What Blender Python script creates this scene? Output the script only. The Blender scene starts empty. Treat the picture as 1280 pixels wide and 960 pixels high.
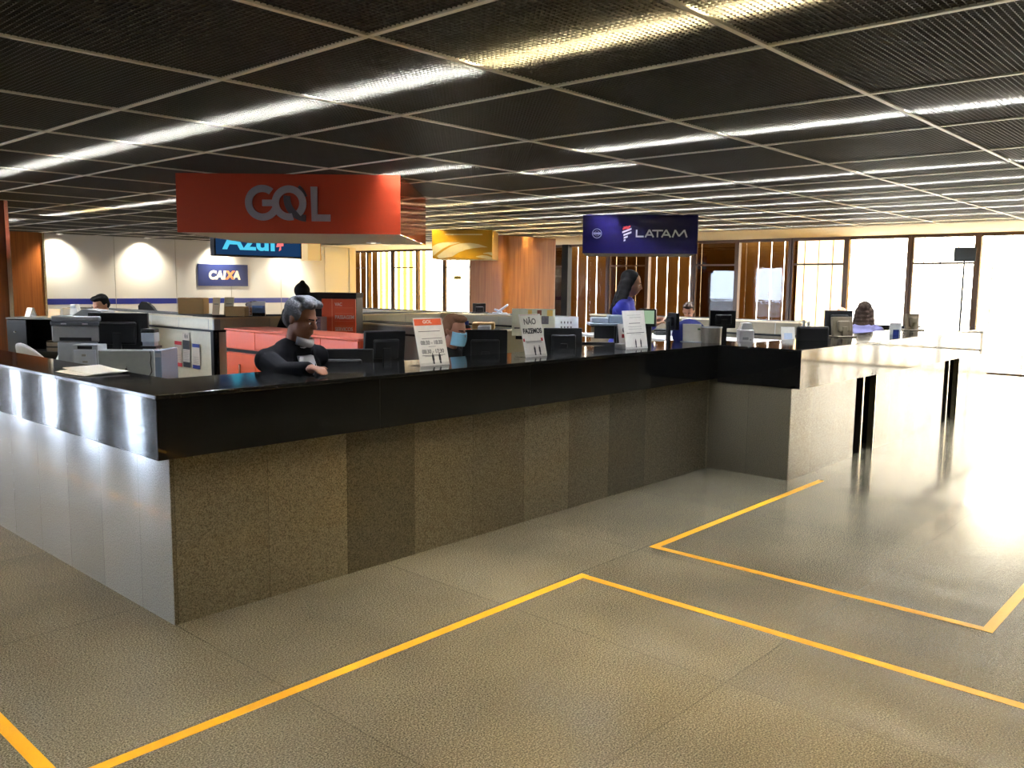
import bpy, bmesh, math, random
from mathutils import Vector, Matrix
random.seed(7)
PI = math.pi
COL = bpy.context.scene.collection
# ---------------------------------------------------------------- camera (solved from the vanishing points, eye 1.6 m)
W, HH, FOC = 1280.0, 960.0, 1067.0
EYE = Vector((0, 0, 1.6))
VA = Vector((1613-640, 367-480, FOC)).normalized()      # along +X
VB = Vector((-546-640, 343-480, FOC))
VB = (VB - VA*VA.dot(VB)).normalized()                  # along +Y
VZ = VA.cross(VB)
if VZ.y > 0: VZ = -VZ
CR = Matrix((( VA.x, VB.x, VZ.x), (VA.y, VB.y, VZ.y), (VA.z, VB.z, VZ.z)))
def ray(px, py): return CR.transposed() @ Vector((px-640, py-480, FOC))
def at_z(px, py, z): d = ray(px, py); return EYE + d*((z-EYE.z)/d.z)
def at_x(px, py, x): d = ray(px, py); return EYE + d*(x/d.x)
def at_y(px, py, y): d = ray(px, py); return EYE + d*(y/d.y)
def at_d(px, py, dep): return EYE + ray(px, py)*(dep/FOC)
cam = bpy.data.cameras.new('camera'); camo = bpy.data.objects.new('camera', cam); COL.objects.link(camo)
cam.sensor_width = 36; cam.lens = FOC/1280*36; cam.clip_start = .05; cam.clip_end = 500
rx, ry, rz_ = Vector(CR[0]), -Vector(CR[1]), -Vector(CR[2])
M = Matrix((rx, ry, rz_)).transposed().to_4x4(); M.translation = EYE
camo.matrix_world = M
bpy.context.scene.camera = camo
VIEW = math.atan2(CR[0][1], CR[0][0])                   # yaw of things that face the camera squarely
sc = bpy.context.scene
sc.view_settings.view_transform = 'Standard'; sc.view_settings.look = 'None'
sc.view_settings.gamma = 1; sc.view_settings.use_curve_mapping = False
sc.view_settings.exposure = 0.0
sc.cycles.use_denoising = True
try: sc.cycles.denoiser = 'OPENIMAGEDENOISE'
except Exception: pass
sc.cycles.max_bounces = 8; sc.cycles.diffuse_bounces = 4; sc.cycles.glossy_bounces = 5
sc.cycles.transparent_max_bounces = 12; sc.cycles.caustics_reflective = False; sc.cycles.caustics_refractive = False
sc.cycles.sample_clamp_indirect = 30

# ---------------------------------------------------------------- materials
def srgb(r, g, b):
    f = lambda c: (c/255/12.92) if c/255 <= .04045 else ((c/255+.055)/1.055)**2.4
    return (f(r), f(g), f(b), 1)
MATS = {}
def mat(name, col, rough=.5, metal=0, vary=.08, scale=30, spec=.5, emit=None, es=0, bump=0, coat=0):
    """principled material with a little procedural unevenness"""
    if name in MATS: return MATS[name]
    m = bpy.data.materials.new(name); m.use_nodes = True
    n, l = m.node_tree.nodes, m.node_tree.links
    b = n['Principled BSDF']
    b.inputs['Metallic'].default_value = metal; b.inputs['Specular IOR Level'].default_value = spec
    b.inputs['Coat Weight'].default_value = coat
    tc = n.new('ShaderNodeTexCoord'); no = n.new('ShaderNodeTexNoise'); no.inputs['Scale'].default_value = scale
    no.inputs['Detail'].default_value = 3; l.new(tc.outputs['Object'], no.inputs['Vector'])
    mx = n.new('ShaderNodeMix'); mx.data_type = 'RGBA'; l.new(no.outputs['Fac'], mx.inputs['Factor'])
    c = col if len(col) == 4 else (*col, 1)
    mx.inputs['A'].default_value = (*[v*(1-vary) for v in c[:3]], 1)
    mx.inputs['B'].default_value = (*[min(1, v*(1+vary)) for v in c[:3]], 1)
    l.new(mx.outputs['Result'], b.inputs['Base Color'])
    b.inputs['Roughness'].default_value = rough
    if emit: b.inputs['Emission Color'].default_value = emit if len(emit) == 4 else (*emit, 1); b.inputs['Emission Strength'].default_value = es
    if bump:
        bp = n.new('ShaderNodeBump'); bp.inputs['Strength'].default_value = bump; bp.inputs['Distance'].default_value = .01
        l.new(no.outputs['Fac'], bp.inputs['Height']); l.new(bp.outputs['Normal'], b.inputs['Normal'])
    MATS[name] = m; return m
def emis(name, col, s):
    if name in MATS: return MATS[name]
    m = bpy.data.materials.new(name); m.use_nodes = True; n, l = m.node_tree.nodes, m.node_tree.links
    n.clear(); e = n.new('ShaderNodeEmission'); o = n.new('ShaderNodeOutputMaterial')
    e.inputs['Color'].default_value = (*col[:3], 1); e.inputs['Strength'].default_value = s
    l.new(e.outputs[0], o.inputs[0]); MATS[name] = m; return m
def nd(m): return m.node_tree.nodes, m.node_tree.links
def math_node(n, l, op, a, b=None):
    q = n.new('ShaderNodeMath'); q.operation = op
    for i, v in enumerate((a, b)):
        if v is None: continue
        if isinstance(v, (int, float)): q.inputs[i].default_value = v
        else: l.new(v, q.inputs[i])
    return q.outputs[0]
def granite(name, c0, c1, c2, tx, ty, ax=(0, 1), rough=.14, joint=.004, tilevar=.25, speck=150, off=(0, 0), patches=.3, spec=.5, jdark=.45, rvar=.12, bump=0):
    """speckled polished stone cut in slabs tx * ty along two object axes"""
    m = bpy.data.materials.new(name); m.use_nodes = True; n, l = nd(m); b = n['Principled BSDF']
    tc = n.new('ShaderNodeTexCoord'); sx = n.new('ShaderNodeSeparateXYZ'); l.new(tc.outputs['Object'], sx.inputs[0])
    A = math_node(n, l, 'DIVIDE', math_node(n, l, 'SUBTRACT', sx.outputs[ax[0]], off[0]), tx)
    B = math_node(n, l, 'DIVIDE', math_node(n, l, 'SUBTRACT', sx.outputs[ax[1]], off[1]), ty)
    fa, fb = math_node(n, l, 'FLOOR', A), math_node(n, l, 'FLOOR', B)
    cb = n.new('ShaderNodeCombineXYZ'); l.new(fa, cb.inputs[0]); l.new(fb, cb.inputs[1])
    wn = n.new('ShaderNodeTexWhiteNoise'); wn.noise_dimensions = '2D'; l.new(cb.outputs[0], wn.inputs['Vector'])
    v = n.new('ShaderNodeTexNoise'); v.inputs['Scale'].default_value = speck; v.inputs['Detail'].default_value = 4; v.inputs['Roughness'].default_value = .75
    l.new(tc.outputs['Object'], v.inputs['Vector'])
    rp = n.new('ShaderNodeValToRGB'); rp.color_ramp.elements[0].position = .36; rp.color_ramp.elements[1].position = .66
    rp.color_ramp.elements[0].color = (*c0, 1); rp.color_ramp.elements[1].color = (*c2, 1)
    e = rp.color_ramp.elements.new(.5); e.color = (*c1, 1); l.new(v.outputs['Fac'], rp.inputs[0])
    big = n.new('ShaderNodeTexNoise'); big.inputs['Scale'].default_value = 1.1; big.inputs['Detail'].default_value = 5
    l.new(tc.outputs['Object'], big.inputs['Vector'])
    t = math_node(n, l, 'ADD', math_node(n, l, 'MULTIPLY', wn.outputs['Value'], tilevar), 1-tilevar/2)
    p = math_node(n, l, 'ADD', math_node(n, l, 'MULTIPLY', big.outputs['Fac'], patches*2), 1-patches)
    k = math_node(n, l, 'MULTIPLY', t, p)
    ja = math_node(n, l, 'LESS_THAN', math_node(n, l, 'MULTIPLY', math_node(n, l, 'PINGPONG', A, .5), tx), joint/2)
    jb = math_node(n, l, 'LESS_THAN', math_node(n, l, 'MULTIPLY', math_node(n, l, 'PINGPONG', B, .5), ty), joint/2)
    j = math_node(n, l, 'MAXIMUM', ja, jb)
    k2 = math_node(n, l, 'MULTIPLY', k, math_node(n, l, 'SUBTRACT', 1, math_node(n, l, 'MULTIPLY', j, jdark)))
    vm = n.new('ShaderNodeVectorMath'); vm.operation = 'SCALE'; l.new(rp.outputs[0], vm.inputs[0]); l.new(k2, vm.inputs['Scale'])
    l.new(vm.outputs[0], b.inputs['Base Color'])
    r2 = n.new('ShaderNodeTexNoise'); r2.inputs['Scale'].default_value = 2.3; r2.inputs['Detail'].default_value = 6; l.new(tc.outputs['Object'], r2.inputs['Vector'])
    l.new(math_node(n, l, 'ADD', math_node(n, l, 'MULTIPLY', r2.outputs['Fac'], rvar), rough-rvar/2), b.inputs['Roughness'])
    b.inputs['Specular IOR Level'].default_value = spec
    if bump:
        bb = n.new('ShaderNodeTexNoise'); bb.inputs['Scale'].default_value = 3.5; bb.inputs['Detail'].default_value = 1; l.new(tc.outputs['Object'], bb.inputs['Vector'])
        bp = n.new('ShaderNodeBump'); bp.inputs['Strength'].default_value = bump; bp.inputs['Distance'].default_value = .01
        l.new(bb.outputs['Fac'], bp.inputs['Height']); l.new(bp.outputs['Normal'], b.inputs['Normal'])
    MATS[name] = m; return m
def wood(name, c0, c1, rough=.3, sz=12):
    m = bpy.data.materials.new(name); m.use_nodes = True; n, l = nd(m); b = n['Principled BSDF']
    tc = n.new('ShaderNodeTexCoord'); mp = n.new('ShaderNodeMapping'); mp.inputs['Scale'].default_value = (sz, sz, .5)
    l.new(tc.outputs['Object'], mp.inputs[0]); no = n.new('ShaderNodeTexNoise'); no.inputs['Scale'].default_value = 2; no.inputs['Detail'].default_value = 8
    no.inputs['Distortion'].default_value = .6
    l.new(mp.outputs[0], no.inputs['Vector']); rp = n.new('ShaderNodeValToRGB'); rp.color_ramp.elements[0].position = .3; rp.color_ramp.elements[1].position = .7
    rp.color_ramp.elements[0].color = (*c0, 1); rp.color_ramp.elements[1].color = (*c1, 1)
    l.new(no.outputs['Fac'], rp.inputs[0]); l.new(rp.outputs[0], b.inputs['Base Color']); b.inputs['Roughness'].default_value = rough
    MATS[name] = m; return m
def glassmat(name, tint, refl=1.0):
    m = bpy.data.materials.new(name); m.use_nodes = True; n, l = nd(m); n.clear()
    t = n.new('ShaderNodeBsdfTransparent'); t.inputs[0].default_value = (*tint, 1)
    g = n.new('ShaderNodeBsdfGlossy'); g.inputs['Roughness'].default_value = .02
    f = n.new('ShaderNodeFresnel'); f.inputs[0].default_value = 1.45
    no = n.new('ShaderNodeTexNoise'); no.inputs['Scale'].default_value = .8; bp = n.new('ShaderNodeBump'); bp.inputs['Strength'].default_value = .03
    l.new(no.outputs['Fac'], bp.inputs['Height']); l.new(bp.outputs['Normal'], g.inputs['Normal'])
    mx = n.new('ShaderNodeMixShader'); o = n.new('ShaderNodeOutputMaterial')
    ge = n.new('ShaderNodeNewGeometry'); l.new(math_node(n, l, 'MULTIPLY', math_node(n, l, 'MULTIPLY', f.outputs[0], refl), math_node(n, l, 'SUBTRACT', 1, ge.outputs['Backfacing'])), mx.inputs[0]); l.new(t.outputs[0], mx.inputs[1]); l.new(g.outputs[0], mx.inputs[2]); l.new(mx.outputs[0], o.inputs[0])
    MATS[name] = m; return m
def finmat(name, col, trans):
    m = bpy.data.materials.new(name); m.use_nodes = True; n, l = nd(m); n.clear()
    d = n.new('ShaderNodeBsdfDiffuse'); t = n.new('ShaderNodeBsdfTranslucent'); mx = n.new('ShaderNodeMixShader'); o = n.new('ShaderNodeOutputMaterial')
    tc = n.new('ShaderNodeTexCoord'); mp = n.new('ShaderNodeMapping'); mp.inputs['Scale'].default_value = (3, 3, .3)
    l.new(tc.outputs['Object'], mp.inputs[0]); no = n.new('ShaderNodeTexNoise'); no.inputs['Scale'].default_value = 2; l.new(mp.outputs[0], no.inputs['Vector'])
    for q in (d, t):
        c = n.new('ShaderNodeMix'); c.data_type = 'RGBA'; l.new(no.outputs['Fac'], c.inputs['Factor'])
        c.inputs['A'].default_value = (*[v*.8 for v in col], 1); c.inputs['B'].default_value = (*[v*1.2 for v in col], 1); l.new(c.outputs['Result'], q.inputs[0])
    mx.inputs[0].default_value = trans
    l.new(d.outputs[0], mx.inputs[1]); l.new(t.outputs[0], mx.inputs[2]); l.new(mx.outputs[0], o.inputs[0]); MATS[name] = m; return m

# ---------------------------------------------------------------- mesh builder
class MB:
    def __init__(s): s.v = []; s.f = []; s.mi = []; s.T = Matrix.Identity(4)
    def add(s, vs, fs, m=0, T=None):
        k = len(s.v); X = s.T @ T if T is not None else s.T
        s.v += [tuple(X @ Vector(p)) for p in vs]; s.f += [tuple(i+k for i in q) for q in fs]; s.mi += [m]*len(fs); return s
    def box(s, x0, x1, y0, y1, z0, z1, m=0, T=None):
        vs = [(x, y, z) for z in (z0, z1) for y in (y0, y1) for x in (x0, x1)]
        return s.add(vs, [(0, 2, 3, 1), (4, 5, 7, 6), (0, 1, 5, 4), (2, 6, 7, 3), (0, 4, 6, 2), (1, 3, 7, 5)], m, T)
    def cbox(s, x0, x1, y0, y1, z0, z1, c=.004, m=0, T=None):
        """box with chamfered edges"""
        c = min(c, (x1-x0)*.45, (y1-y0)*.45, (z1-z0)*.45)
        bm = bmesh.new(); bmesh.ops.create_cube(bm, size=1)
        for q in bm.verts: q.co = Vector(((x0+x1)/2+q.co.x*(x1-x0), (y0+y1)/2+q.co.y*(y1-y0), (z0+z1)/2+q.co.z*(z1-z0)))
        bmesh.ops.bevel(bm, geom=list(bm.edges), offset=c, segments=2, affect='EDGES', profile=.5)
        vs = [tuple(q.co) for q in bm.verts]; bm.verts.index_update(); fs = [tuple(q.index for q in f.verts) for f in bm.faces]; bm.free()
        return s.add(vs, fs, m, T)
    def prism(s, poly, z0, z1, m=0, T=None):
        n = len(poly); vs = [(*p, z0) for p in poly]+[(*p, z1) for p in poly]
        fs = [tuple(reversed(range(n))), tuple(range(n, 2*n))]+[(i, (i+1) % n, n+(i+1) % n, n+i) for i in range(n)]
        return s.add(vs, fs, m, T)
    def extr(s, poly, y0, y1, m=0, T=None):
        """polygon in x,z extruded along y"""
        n = len(poly); vs = [(p[0], y0, p[1]) for p in poly]+[(p[0], y1, p[1]) for p in poly]
        fs = [tuple(range(n)), tuple(reversed(range(n, 2*n)))]+[(i, n+i, n+(i+1) % n, (i+1) % n) for i in range(n)]
        return s.add(vs, fs, m, T)
    def cyl(s, p0, p1, r0, r1=None, n=16, m=0, cap=True):
        r1 = r0 if r1 is None else r1; p0, p1 = Vector(p0), Vector(p1); d = (p1-p0).normalized()
        u = d.orthogonal().normalized(); w = d.cross(u)
        vs = []; 
        for p, r in ((p0, r0), (p1, r1)):
            for i in range(n): a = 2*PI*i/n; vs.append(tuple(p+(u*math.cos(a)+w*math.sin(a))*r))
        fs = [(i, (i+1) % n, n+(i+1) % n, n+i) for i in range(n)]
        if cap: fs += [tuple(reversed(range(n))), tuple(range(n, 2*n))]
        return s.add(vs, fs, m)
    def tube(s, pts, r, n=8, m=0):
        pts = [Vector(p) for p in pts]; vs = []; 
        for i, p in enumerate(pts):
            d = (pts[min(i+1, len(pts)-1)]-pts[max(i-1, 0)]).normalized()
            u = d.cross(Vector((0, 0, 1))); u = u.normalized() if u.length > .05 else Vector((1, 0, 0)); w = d.cross(u)
            for k in range(n): a = 2*PI*k/n; vs.append(tuple(p+(u*math.cos(a)+w*math.sin(a))*r))
        fs = [(i*n+k, i*n+(k+1) % n, (i+1)*n+(k+1) % n, (i+1)*n+k) for i in range(len(pts)-1) for k in range(n)]
        fs += [tuple(reversed(range(n))), tuple(range((len(pts)-1)*n, len(pts)*n))]
        return s.add(vs, fs, m)
    def lathe(s, prof, n=24, m=0, c=(0, 0, 0), a0=0, a1=2*PI):
        full = abs(a1-a0-2*PI) < 1e-6; k = n if full else n+1; vs = []
        for (r, z) in prof:
            for i in range(k): a = a0+(a1-a0)*i/n; vs.append((c[0]+r*math.cos(a), c[1]+r*math.sin(a), c[2]+z))
        fs = [(j*k+i, j*k+(i+1) % k, (j+1)*k+(i+1) % k, (j+1)*k+i) for j in range(len(prof)-1) for i in range(n)]
        return s.add(vs, fs, m)
    def ell(s, c, r, rot=None, nu=16, nv=10, m=0):
        vs = [(0, 0, 1)]; X = Matrix.Translation(c) @ (rot.to_4x4() if rot else Matrix.Identity(4)) @ Matrix.Diagonal((*r, 1))
        for j in range(1, nv):
            t = PI*j/nv
            for i in range(nu): a = 2*PI*i/nu; vs.append((math.sin(t)*math.cos(a), math.sin(t)*math.sin(a), math.cos(t)))
        vs.append((0, 0, -1)); L = len(vs)-1
        fs = [(0, 1+i, 1+(i+1) % nu) for i in range(nu)]
        for j in range(nv-2):
            for i in range(nu): a = 1+j*nu; fs.append((a+i, a+nu+i, a+nu+(i+1) % nu, a+(i+1) % nu))
        a = 1+(nv-2)*nu; fs += [(a+i, L, a+(i+1) % nu) for i in range(nu)]
        return s.add(vs, fs, m, X)
    def cap(s, p0, p1, r0, r1, n=14):
        """tapered limb with round ends"""
        s.cyl(p0, p1, r0, r1, n); s.ell(p0, (r0,)*3, nu=n, nv=8); s.ell(p1, (r1,)*3, nu=n, nv=8); return s
    def build(s, name, mats, parent=None, smooth=False, remesh=None, shade_angle=None):
        me = bpy.data.meshes.new(name); me.from_pydata(s.v, [], s.f); 
        for m in (mats if isinstance(mats, (list, tuple)) else [mats]): me.materials.append(m)
        me.polygons.foreach_set('material_index', s.mi)
        bm = bmesh.new(); bm.from_mesh(me); bmesh.ops.recalc_face_normals(bm, faces=bm.faces); bm.to_mesh(me); bm.free()
        o = bpy.data.objects.new(name, me); COL.objects.link(o)
        if remesh:
            md = o.modifiers.new('r', 'REMESH'); md.mode = 'VOXEL'; md.voxel_size = remesh
            sm = o.modifiers.new('s', 'SMOOTH'); sm.factor = .5; sm.iterations = 4
            dg = bpy.context.evaluated_depsgraph_get(); dg.update()
            nm = bpy.data.meshes.new_from_object(o.evaluated_get(dg)); o.modifiers.clear(); old = o.data; o.data = nm; bpy.data.meshes.remove(old); nm.name = name
            smooth = True
        if smooth: o.data.shade_smooth()
        if shade_angle: o.data.shade_smooth(); o.data.set_sharp_from_angle(angle=math.radians(shade_angle))
        if parent: o.parent = parent
        return o
def tag(o, label=None, cat=None, group=None, kind=None):
    for k, v in (('label', label), ('category', cat), ('group', group), ('kind', kind)):
        if v: o[k] = v
    return o
def thing(name, label, cat, loc=(0, 0, 0), rz=0, group=None):
    o = bpy.data.objects.new(name, None); COL.objects.link(o); o.location = loc; o.rotation_euler = (0, 0, rz); o.empty_display_size = .1
    return tag(o, label, cat, group)
def struct(o): o['kind'] = 'structure'; return o
def copy_tree(o, parent=None):
    c = o.copy(); COL.objects.link(c); c.parent = parent
    for ch in list(o.children): copy_tree(ch, c)
    return c
def text(name, s, size, m, parent, T, ext=.0015, bold=0, align='CENTER', sx=1, shear=0, space=1):
    cu = bpy.data.curves.new(name, 'FONT'); cu.body = s; cu.size = size; cu.extrude = ext; cu.offset = bold; cu.align_x = align; cu.align_y = 'CENTER'; cu.shear = shear; cu.space_character = space
    o = bpy.data.objects.new(name, cu); COL.objects.link(o)
    dg = bpy.context.evaluated_depsgraph_get(); dg.update()
    me = bpy.data.meshes.new_from_object(o.evaluated_get(dg)); bpy.data.objects.remove(o); bpy.data.curves.remove(cu)
    me.transform(T @ Matrix.Rotation(PI/2, 4, 'X') @ Matrix.Diagonal((sx, 1, 1, 1))); me.materials.clear(); me.materials.append(m); me.name = name
    o = bpy.data.objects.new(name, me); COL.objects.link(o); o.parent = parent; return o
def TR(x, y, z): return Matrix.Translation((x, y, z))
SKYW, SKYE = 58.0, 22.0
# ================================================================ palette
CEIL = 2.7
M_floor = granite('floor_granite', (.035, .028, .018), (.15, .128, .083), (.36, .32, .23), 1.25, 1.25, rough=.2, tilevar=.14, joint=.006, off=(.55, .32), patches=.42, bump=.04, speck=150, rvar=.14, jdark=.3)
M_body = granite('counter_granite', (.055, .045, .026), (.14, .118, .074), (.24, .205, .14), .488, 9, ax=(0, 2), off=(1.794+.02, -1), rough=.17, tilevar=.75, joint=.003, speck=170, patches=.1, rvar=.05, bump=.02)
M_bodyLit = granite('counter_granite_lit_side', (.19, .178, .155), (.34, .325, .29), (.47, .45, .41), .44, 9, ax=(1, 2), off=(3.62, -1), rough=.06, spec=.75, tilevar=.14, joint=.003, speck=170, patches=.1, rvar=.05, bump=.03)  # same stone as the front, daylight on this face put into a paler colour
M_bodyShade = granite('counter_granite_shaded_notch', (.04, .034, .022), (.10, .088, .06), (.18, .158, .115), .38, 9, ax=(1, 2), off=(2.98, -1), rough=.2, spec=.35, tilevar=.5, joint=.003, speck=170, patches=.1, rvar=.05)  # same stone toned darker, shade of the notch face put into its colour
M_black = granite('black_granite', (.003, .003, .003), (.006, .006, .006), (.014, .014, .014), 1.26, 9, ax=(0, 2), off=(1.705, -1), rough=.07, tilevar=.2, joint=.003, patches=.1, rvar=.02, jdark=-3, bump=.03)
M_blackY = granite('black_granite_y', (.003, .003, .003), (.006, .006, .006), (.014, .014, .014), 1.17, 9, ax=(1, 2), off=(3.665, -1), rough=.035, tilevar=.2, joint=.003, patches=.1, rvar=.02, jdark=-3, bump=.05)
M_top = granite('countertop_granite', (.004, .004, .004), (.009, .009, .009), (.02, .02, .02), 1.2, 1.2, rough=.08, tilevar=.1, joint=.002, patches=.1, rvar=.02, jdark=0)
M_slat = mat('louvre_aluminium', srgb(80, 76, 68), .5)
M_tbar = mat('ceiling_tee', srgb(235, 228, 212), .45)
M_dark = mat('plenum_dark', (.02, .02, .02), .9)
M_plaster = mat('plaster', srgb(225, 215, 195), .8)
M_wall = mat('wall_paint', srgb(70, 62, 52), .7)
M_frame = mat('window_frame_bronze', srgb(92, 72, 58), .4, .3)
M_tape = mat('yellow_tape', srgb(236, 168, 28), .4, vary=.06, scale=60)
M_wood = wood('wood_panel', (.26, .085, .018), (.42, .16, .035), .45)
M_wood2 = wood('wood_panel_dark', (.10, .03, .01), (.19, .055, .015))
M_wood3 = wood('wood_panel_orange', (.24, .062, .014), (.36, .11, .025))
M_steel = mat('steel_trim', srgb(190, 180, 165), .25, 1)
M_glass = glassmat('window_glass', (.93, .93, .9))
M_tint = glassmat('tinted_window_glass', (.42, .36, .28))
M_tube = emis('fluorescent_cool', (.86, .92, 1), 850)
M_tubew = emis('fluorescent_warm', (1, .84, .52), 850)
M_white = mat('white_plastic', srgb(225, 225, 225), .4)
M_blk = mat('black_plastic', (.008, .008, .009), .45, spec=.3)
M_blk2 = mat('black_matte', (.014, .013, .012), .65, spec=.25)
M_grey = mat('grey_plastic', srgb(158, 158, 160), .45)
M_lgrey = mat('light_grey_plastic', srgb(180, 186, 195), .4)
M_cream = mat('cream_laminate', srgb(205, 198, 178), .45)
M_paper = mat('paper', srgb(232, 228, 222), .7)
M_paperc = mat('cream_paper', srgb(228, 200, 160), .7)
M_ink = mat('ink', (.02, .02, .025), .7)
M_red = mat('red_print', srgb(190, 40, 50), .6)
M_blue = mat('blue_print', srgb(25, 45, 120), .6)
M_card = mat('cardboard', srgb(176, 138, 84), .8)
M_orange = mat('orange_laminate', srgb(232, 92, 50), .35, vary=.03)
M_orange2 = mat('orange_print', srgb(222, 96, 56), .4, vary=.03)
M_pole = mat('grey_paint', srgb(70, 68, 70), .5)

for m_, v_ in ((M_bodyLit, 1.0), (M_body, .12), (M_floor, .25)): m_.node_tree.nodes['Principled BSDF'].inputs['Coat Weight'].default_value = v_; m_.node_tree.nodes['Principled BSDF'].inputs['Coat Roughness'].default_value = .05
# ================================================================ floor, ceiling, walls
XW, XL, Y0, Y1 = 18.3, -5.3, -9.0, 36.0
b = MB().box(XL-.2, XW+.15, Y0-.2, Y1+.2, -.2, 0); struct(b.build('floor', M_floor))
XC = 15.45                                             # louvres stop here, solid soffit to the windows
GX, GY, S = 2.5, 1.87, 1.279
b = MB()
p = S/44
i = int((XL-GX)/p)
while GX+i*p < XC:
    x = GX+i*p; i += 1
    if x < XL: continue
    b.box(x-.0012, x+.0012, Y0, Y1, CEIL+.002, CEIL+.024)
i = int((Y0-GY)/p)
while GY+i*p < Y1:
    y = GY+i*p; i += 1
    if y > 24 and False: continue
    b.box(XL, XC, y-.0012, y+.0012, CEIL+.002, CEIL+.024)
struct(b.build('ceiling', M_slat))
b = MB()
i = int((XL-GX)/S)
while GX+i*S < XC: b.box(GX+i*S-.014, GX+i*S+.014, Y0, Y1, CEIL-.006, CEIL+.03); i += 1
i = int((Y0-GY)/S)
while GY+i*S < Y1: b.box(XL, XC, GY+i*S-.014, GY+i*S+.014, CEIL-.0065, CEIL+.0295); i += 1
struct(b.build('ceiling_grid', M_tbar))
struct(MB().box(XL-.2, XC+.05, Y0-.2, Y1+.2, CEIL+.45, CEIL+.6).build('ceiling_slab', M_dark))
struct(MB().box(XC, XW+.15, Y0-.2, Y1+.2, CEIL-.004, CEIL+.6).build('ceiling_soffit', M_plaster))
struct(MB().box(XL-.2, XW, Y0-.2, Y0, 0, CEIL+.5).build('wall_south', M_wall))
struct(MB().box(XL-.2, XW+.15, Y1, Y1+.2, 0, CEIL+.5).build('wall_north', M_wall))
struct(MB().box(XW, XW+.2, Y0, -2.6, 0, CEIL).build('wall_east', M_wall))
struct(MB().box(XW, XW+.2, 24.45, Y1, 0, CEIL).build('wall_east_far', M_wall))
# ---- east window wall: 1.255 m bays, every other one has a transom, fins stand outside
MY = [-2.6, -1.77, -.51, .74, 1.99, 3.25, 4.5, 5.775, 7.02, 8.29, 9.55, 10.72, 12.01, 13.25, 14.55, 15.75, 17.0, 18.22, 19.46, 20.68, 21.93, 23.17, 24.45]
for k in range(len(MY)-1):
    ya, yb = MY[k], MY[k+1]
    transom = (k % 2 == 0 and k < 15) or k in (17, 19, 15, 21)
    w = MB(); t = .05
    w.box(XW-.02, XW+.1, ya-.035, ya+.035, 0, CEIL)
    w.box(XW, XW+.08, ya+.035, yb-.035, 0, .03); w.box(XW, XW+.08, ya+.035, yb-.035, CEIL-.07, CEIL)
    if k == len(MY)-2: w.box(XW-.02, XW+.1, yb-.035, yb+.035, 0, CEIL)
    if transom: w.box(XW, XW+.08, ya+.035, yb-.035, 2.1, 2.14); w.box(XW+.005, XW+.07, ya+.035, ya+.08, .1, CEIL-.07); w.box(XW+.005, XW+.07, yb-.08, yb-.035, .1, CEIL-.07)
    wi = struct(w.build('window_%d' % (k+1), M_frame))
    dark = transom and 7 <= k <= 14
    g = MB().box(XW+.03, XW+.038, ya+.035, yb-.035, .03, CEIL-.07).build('pane', M_tint if dark else M_glass, wi)
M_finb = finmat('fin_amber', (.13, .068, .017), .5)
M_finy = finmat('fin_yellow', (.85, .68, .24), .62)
for k in range(len(MY)-1):
    ya, yb = MY[k], MY[k+1]; yc = (ya+yb)/2
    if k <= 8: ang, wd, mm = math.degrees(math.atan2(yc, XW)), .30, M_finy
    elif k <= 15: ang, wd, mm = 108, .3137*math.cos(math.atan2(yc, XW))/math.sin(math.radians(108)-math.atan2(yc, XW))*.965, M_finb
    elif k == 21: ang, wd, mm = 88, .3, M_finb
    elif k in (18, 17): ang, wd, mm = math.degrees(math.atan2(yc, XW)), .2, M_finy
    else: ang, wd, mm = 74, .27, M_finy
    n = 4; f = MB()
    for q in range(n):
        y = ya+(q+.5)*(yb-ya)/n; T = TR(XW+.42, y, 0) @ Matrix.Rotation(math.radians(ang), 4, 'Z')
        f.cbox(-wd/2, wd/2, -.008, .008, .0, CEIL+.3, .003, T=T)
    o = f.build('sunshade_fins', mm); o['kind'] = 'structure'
# ---- west windows behind and left of the camera: bright openings between broad piers
WY = [22.8+2.65*k for k in range(-4, 5)]
e = Y0; wl = MB()
for yc in WY:
    if yc-.8 < Y0: continue
    wl.box(XL-.3, XL, e, yc-.8, 0, CEIL); e = yc+.8
wl.box(XL-.3, XL, e, Y1, 0, CEIL); struct(wl.build('wall_west', M_wall))
n = 30
for yc in WY:
    if yc-.8 < Y0: continue
    w = MB(); w.box(XL-.14, XL-.06, yc-.8, yc-.76, .08, CEIL-.08); w.box(XL-.14, XL-.06, yc+.76, yc+.8, .08, CEIL-.08)
    w.box(XL-.14, XL-.06, yc-.8, yc+.8, 0, .08); w.box(XL-.14, XL-.06, yc-.8, yc+.8, CEIL-.08, CEIL); w.box(XL-.13, XL-.07, yc-.76, yc+.76, .92, .97)
    wi = struct(w.build('window_%d' % n, M_frame)); n += 1
    MB().box(XL-.105, XL-.098, yc-.76, yc+.76, .08, CEIL-.08).build('pane', M_glass, wi)
struct(MB().box(-60, XL-.2, -60, 90, -.25, -.05).build('ground_west', mat('paving', srgb(96, 98, 102), .8)))
struct(MB().box(XW+.2, 80, -60, 90, -.25, -.05).build('ground_east', mat('paving_warm', srgb(190, 180, 160), .7)))

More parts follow.
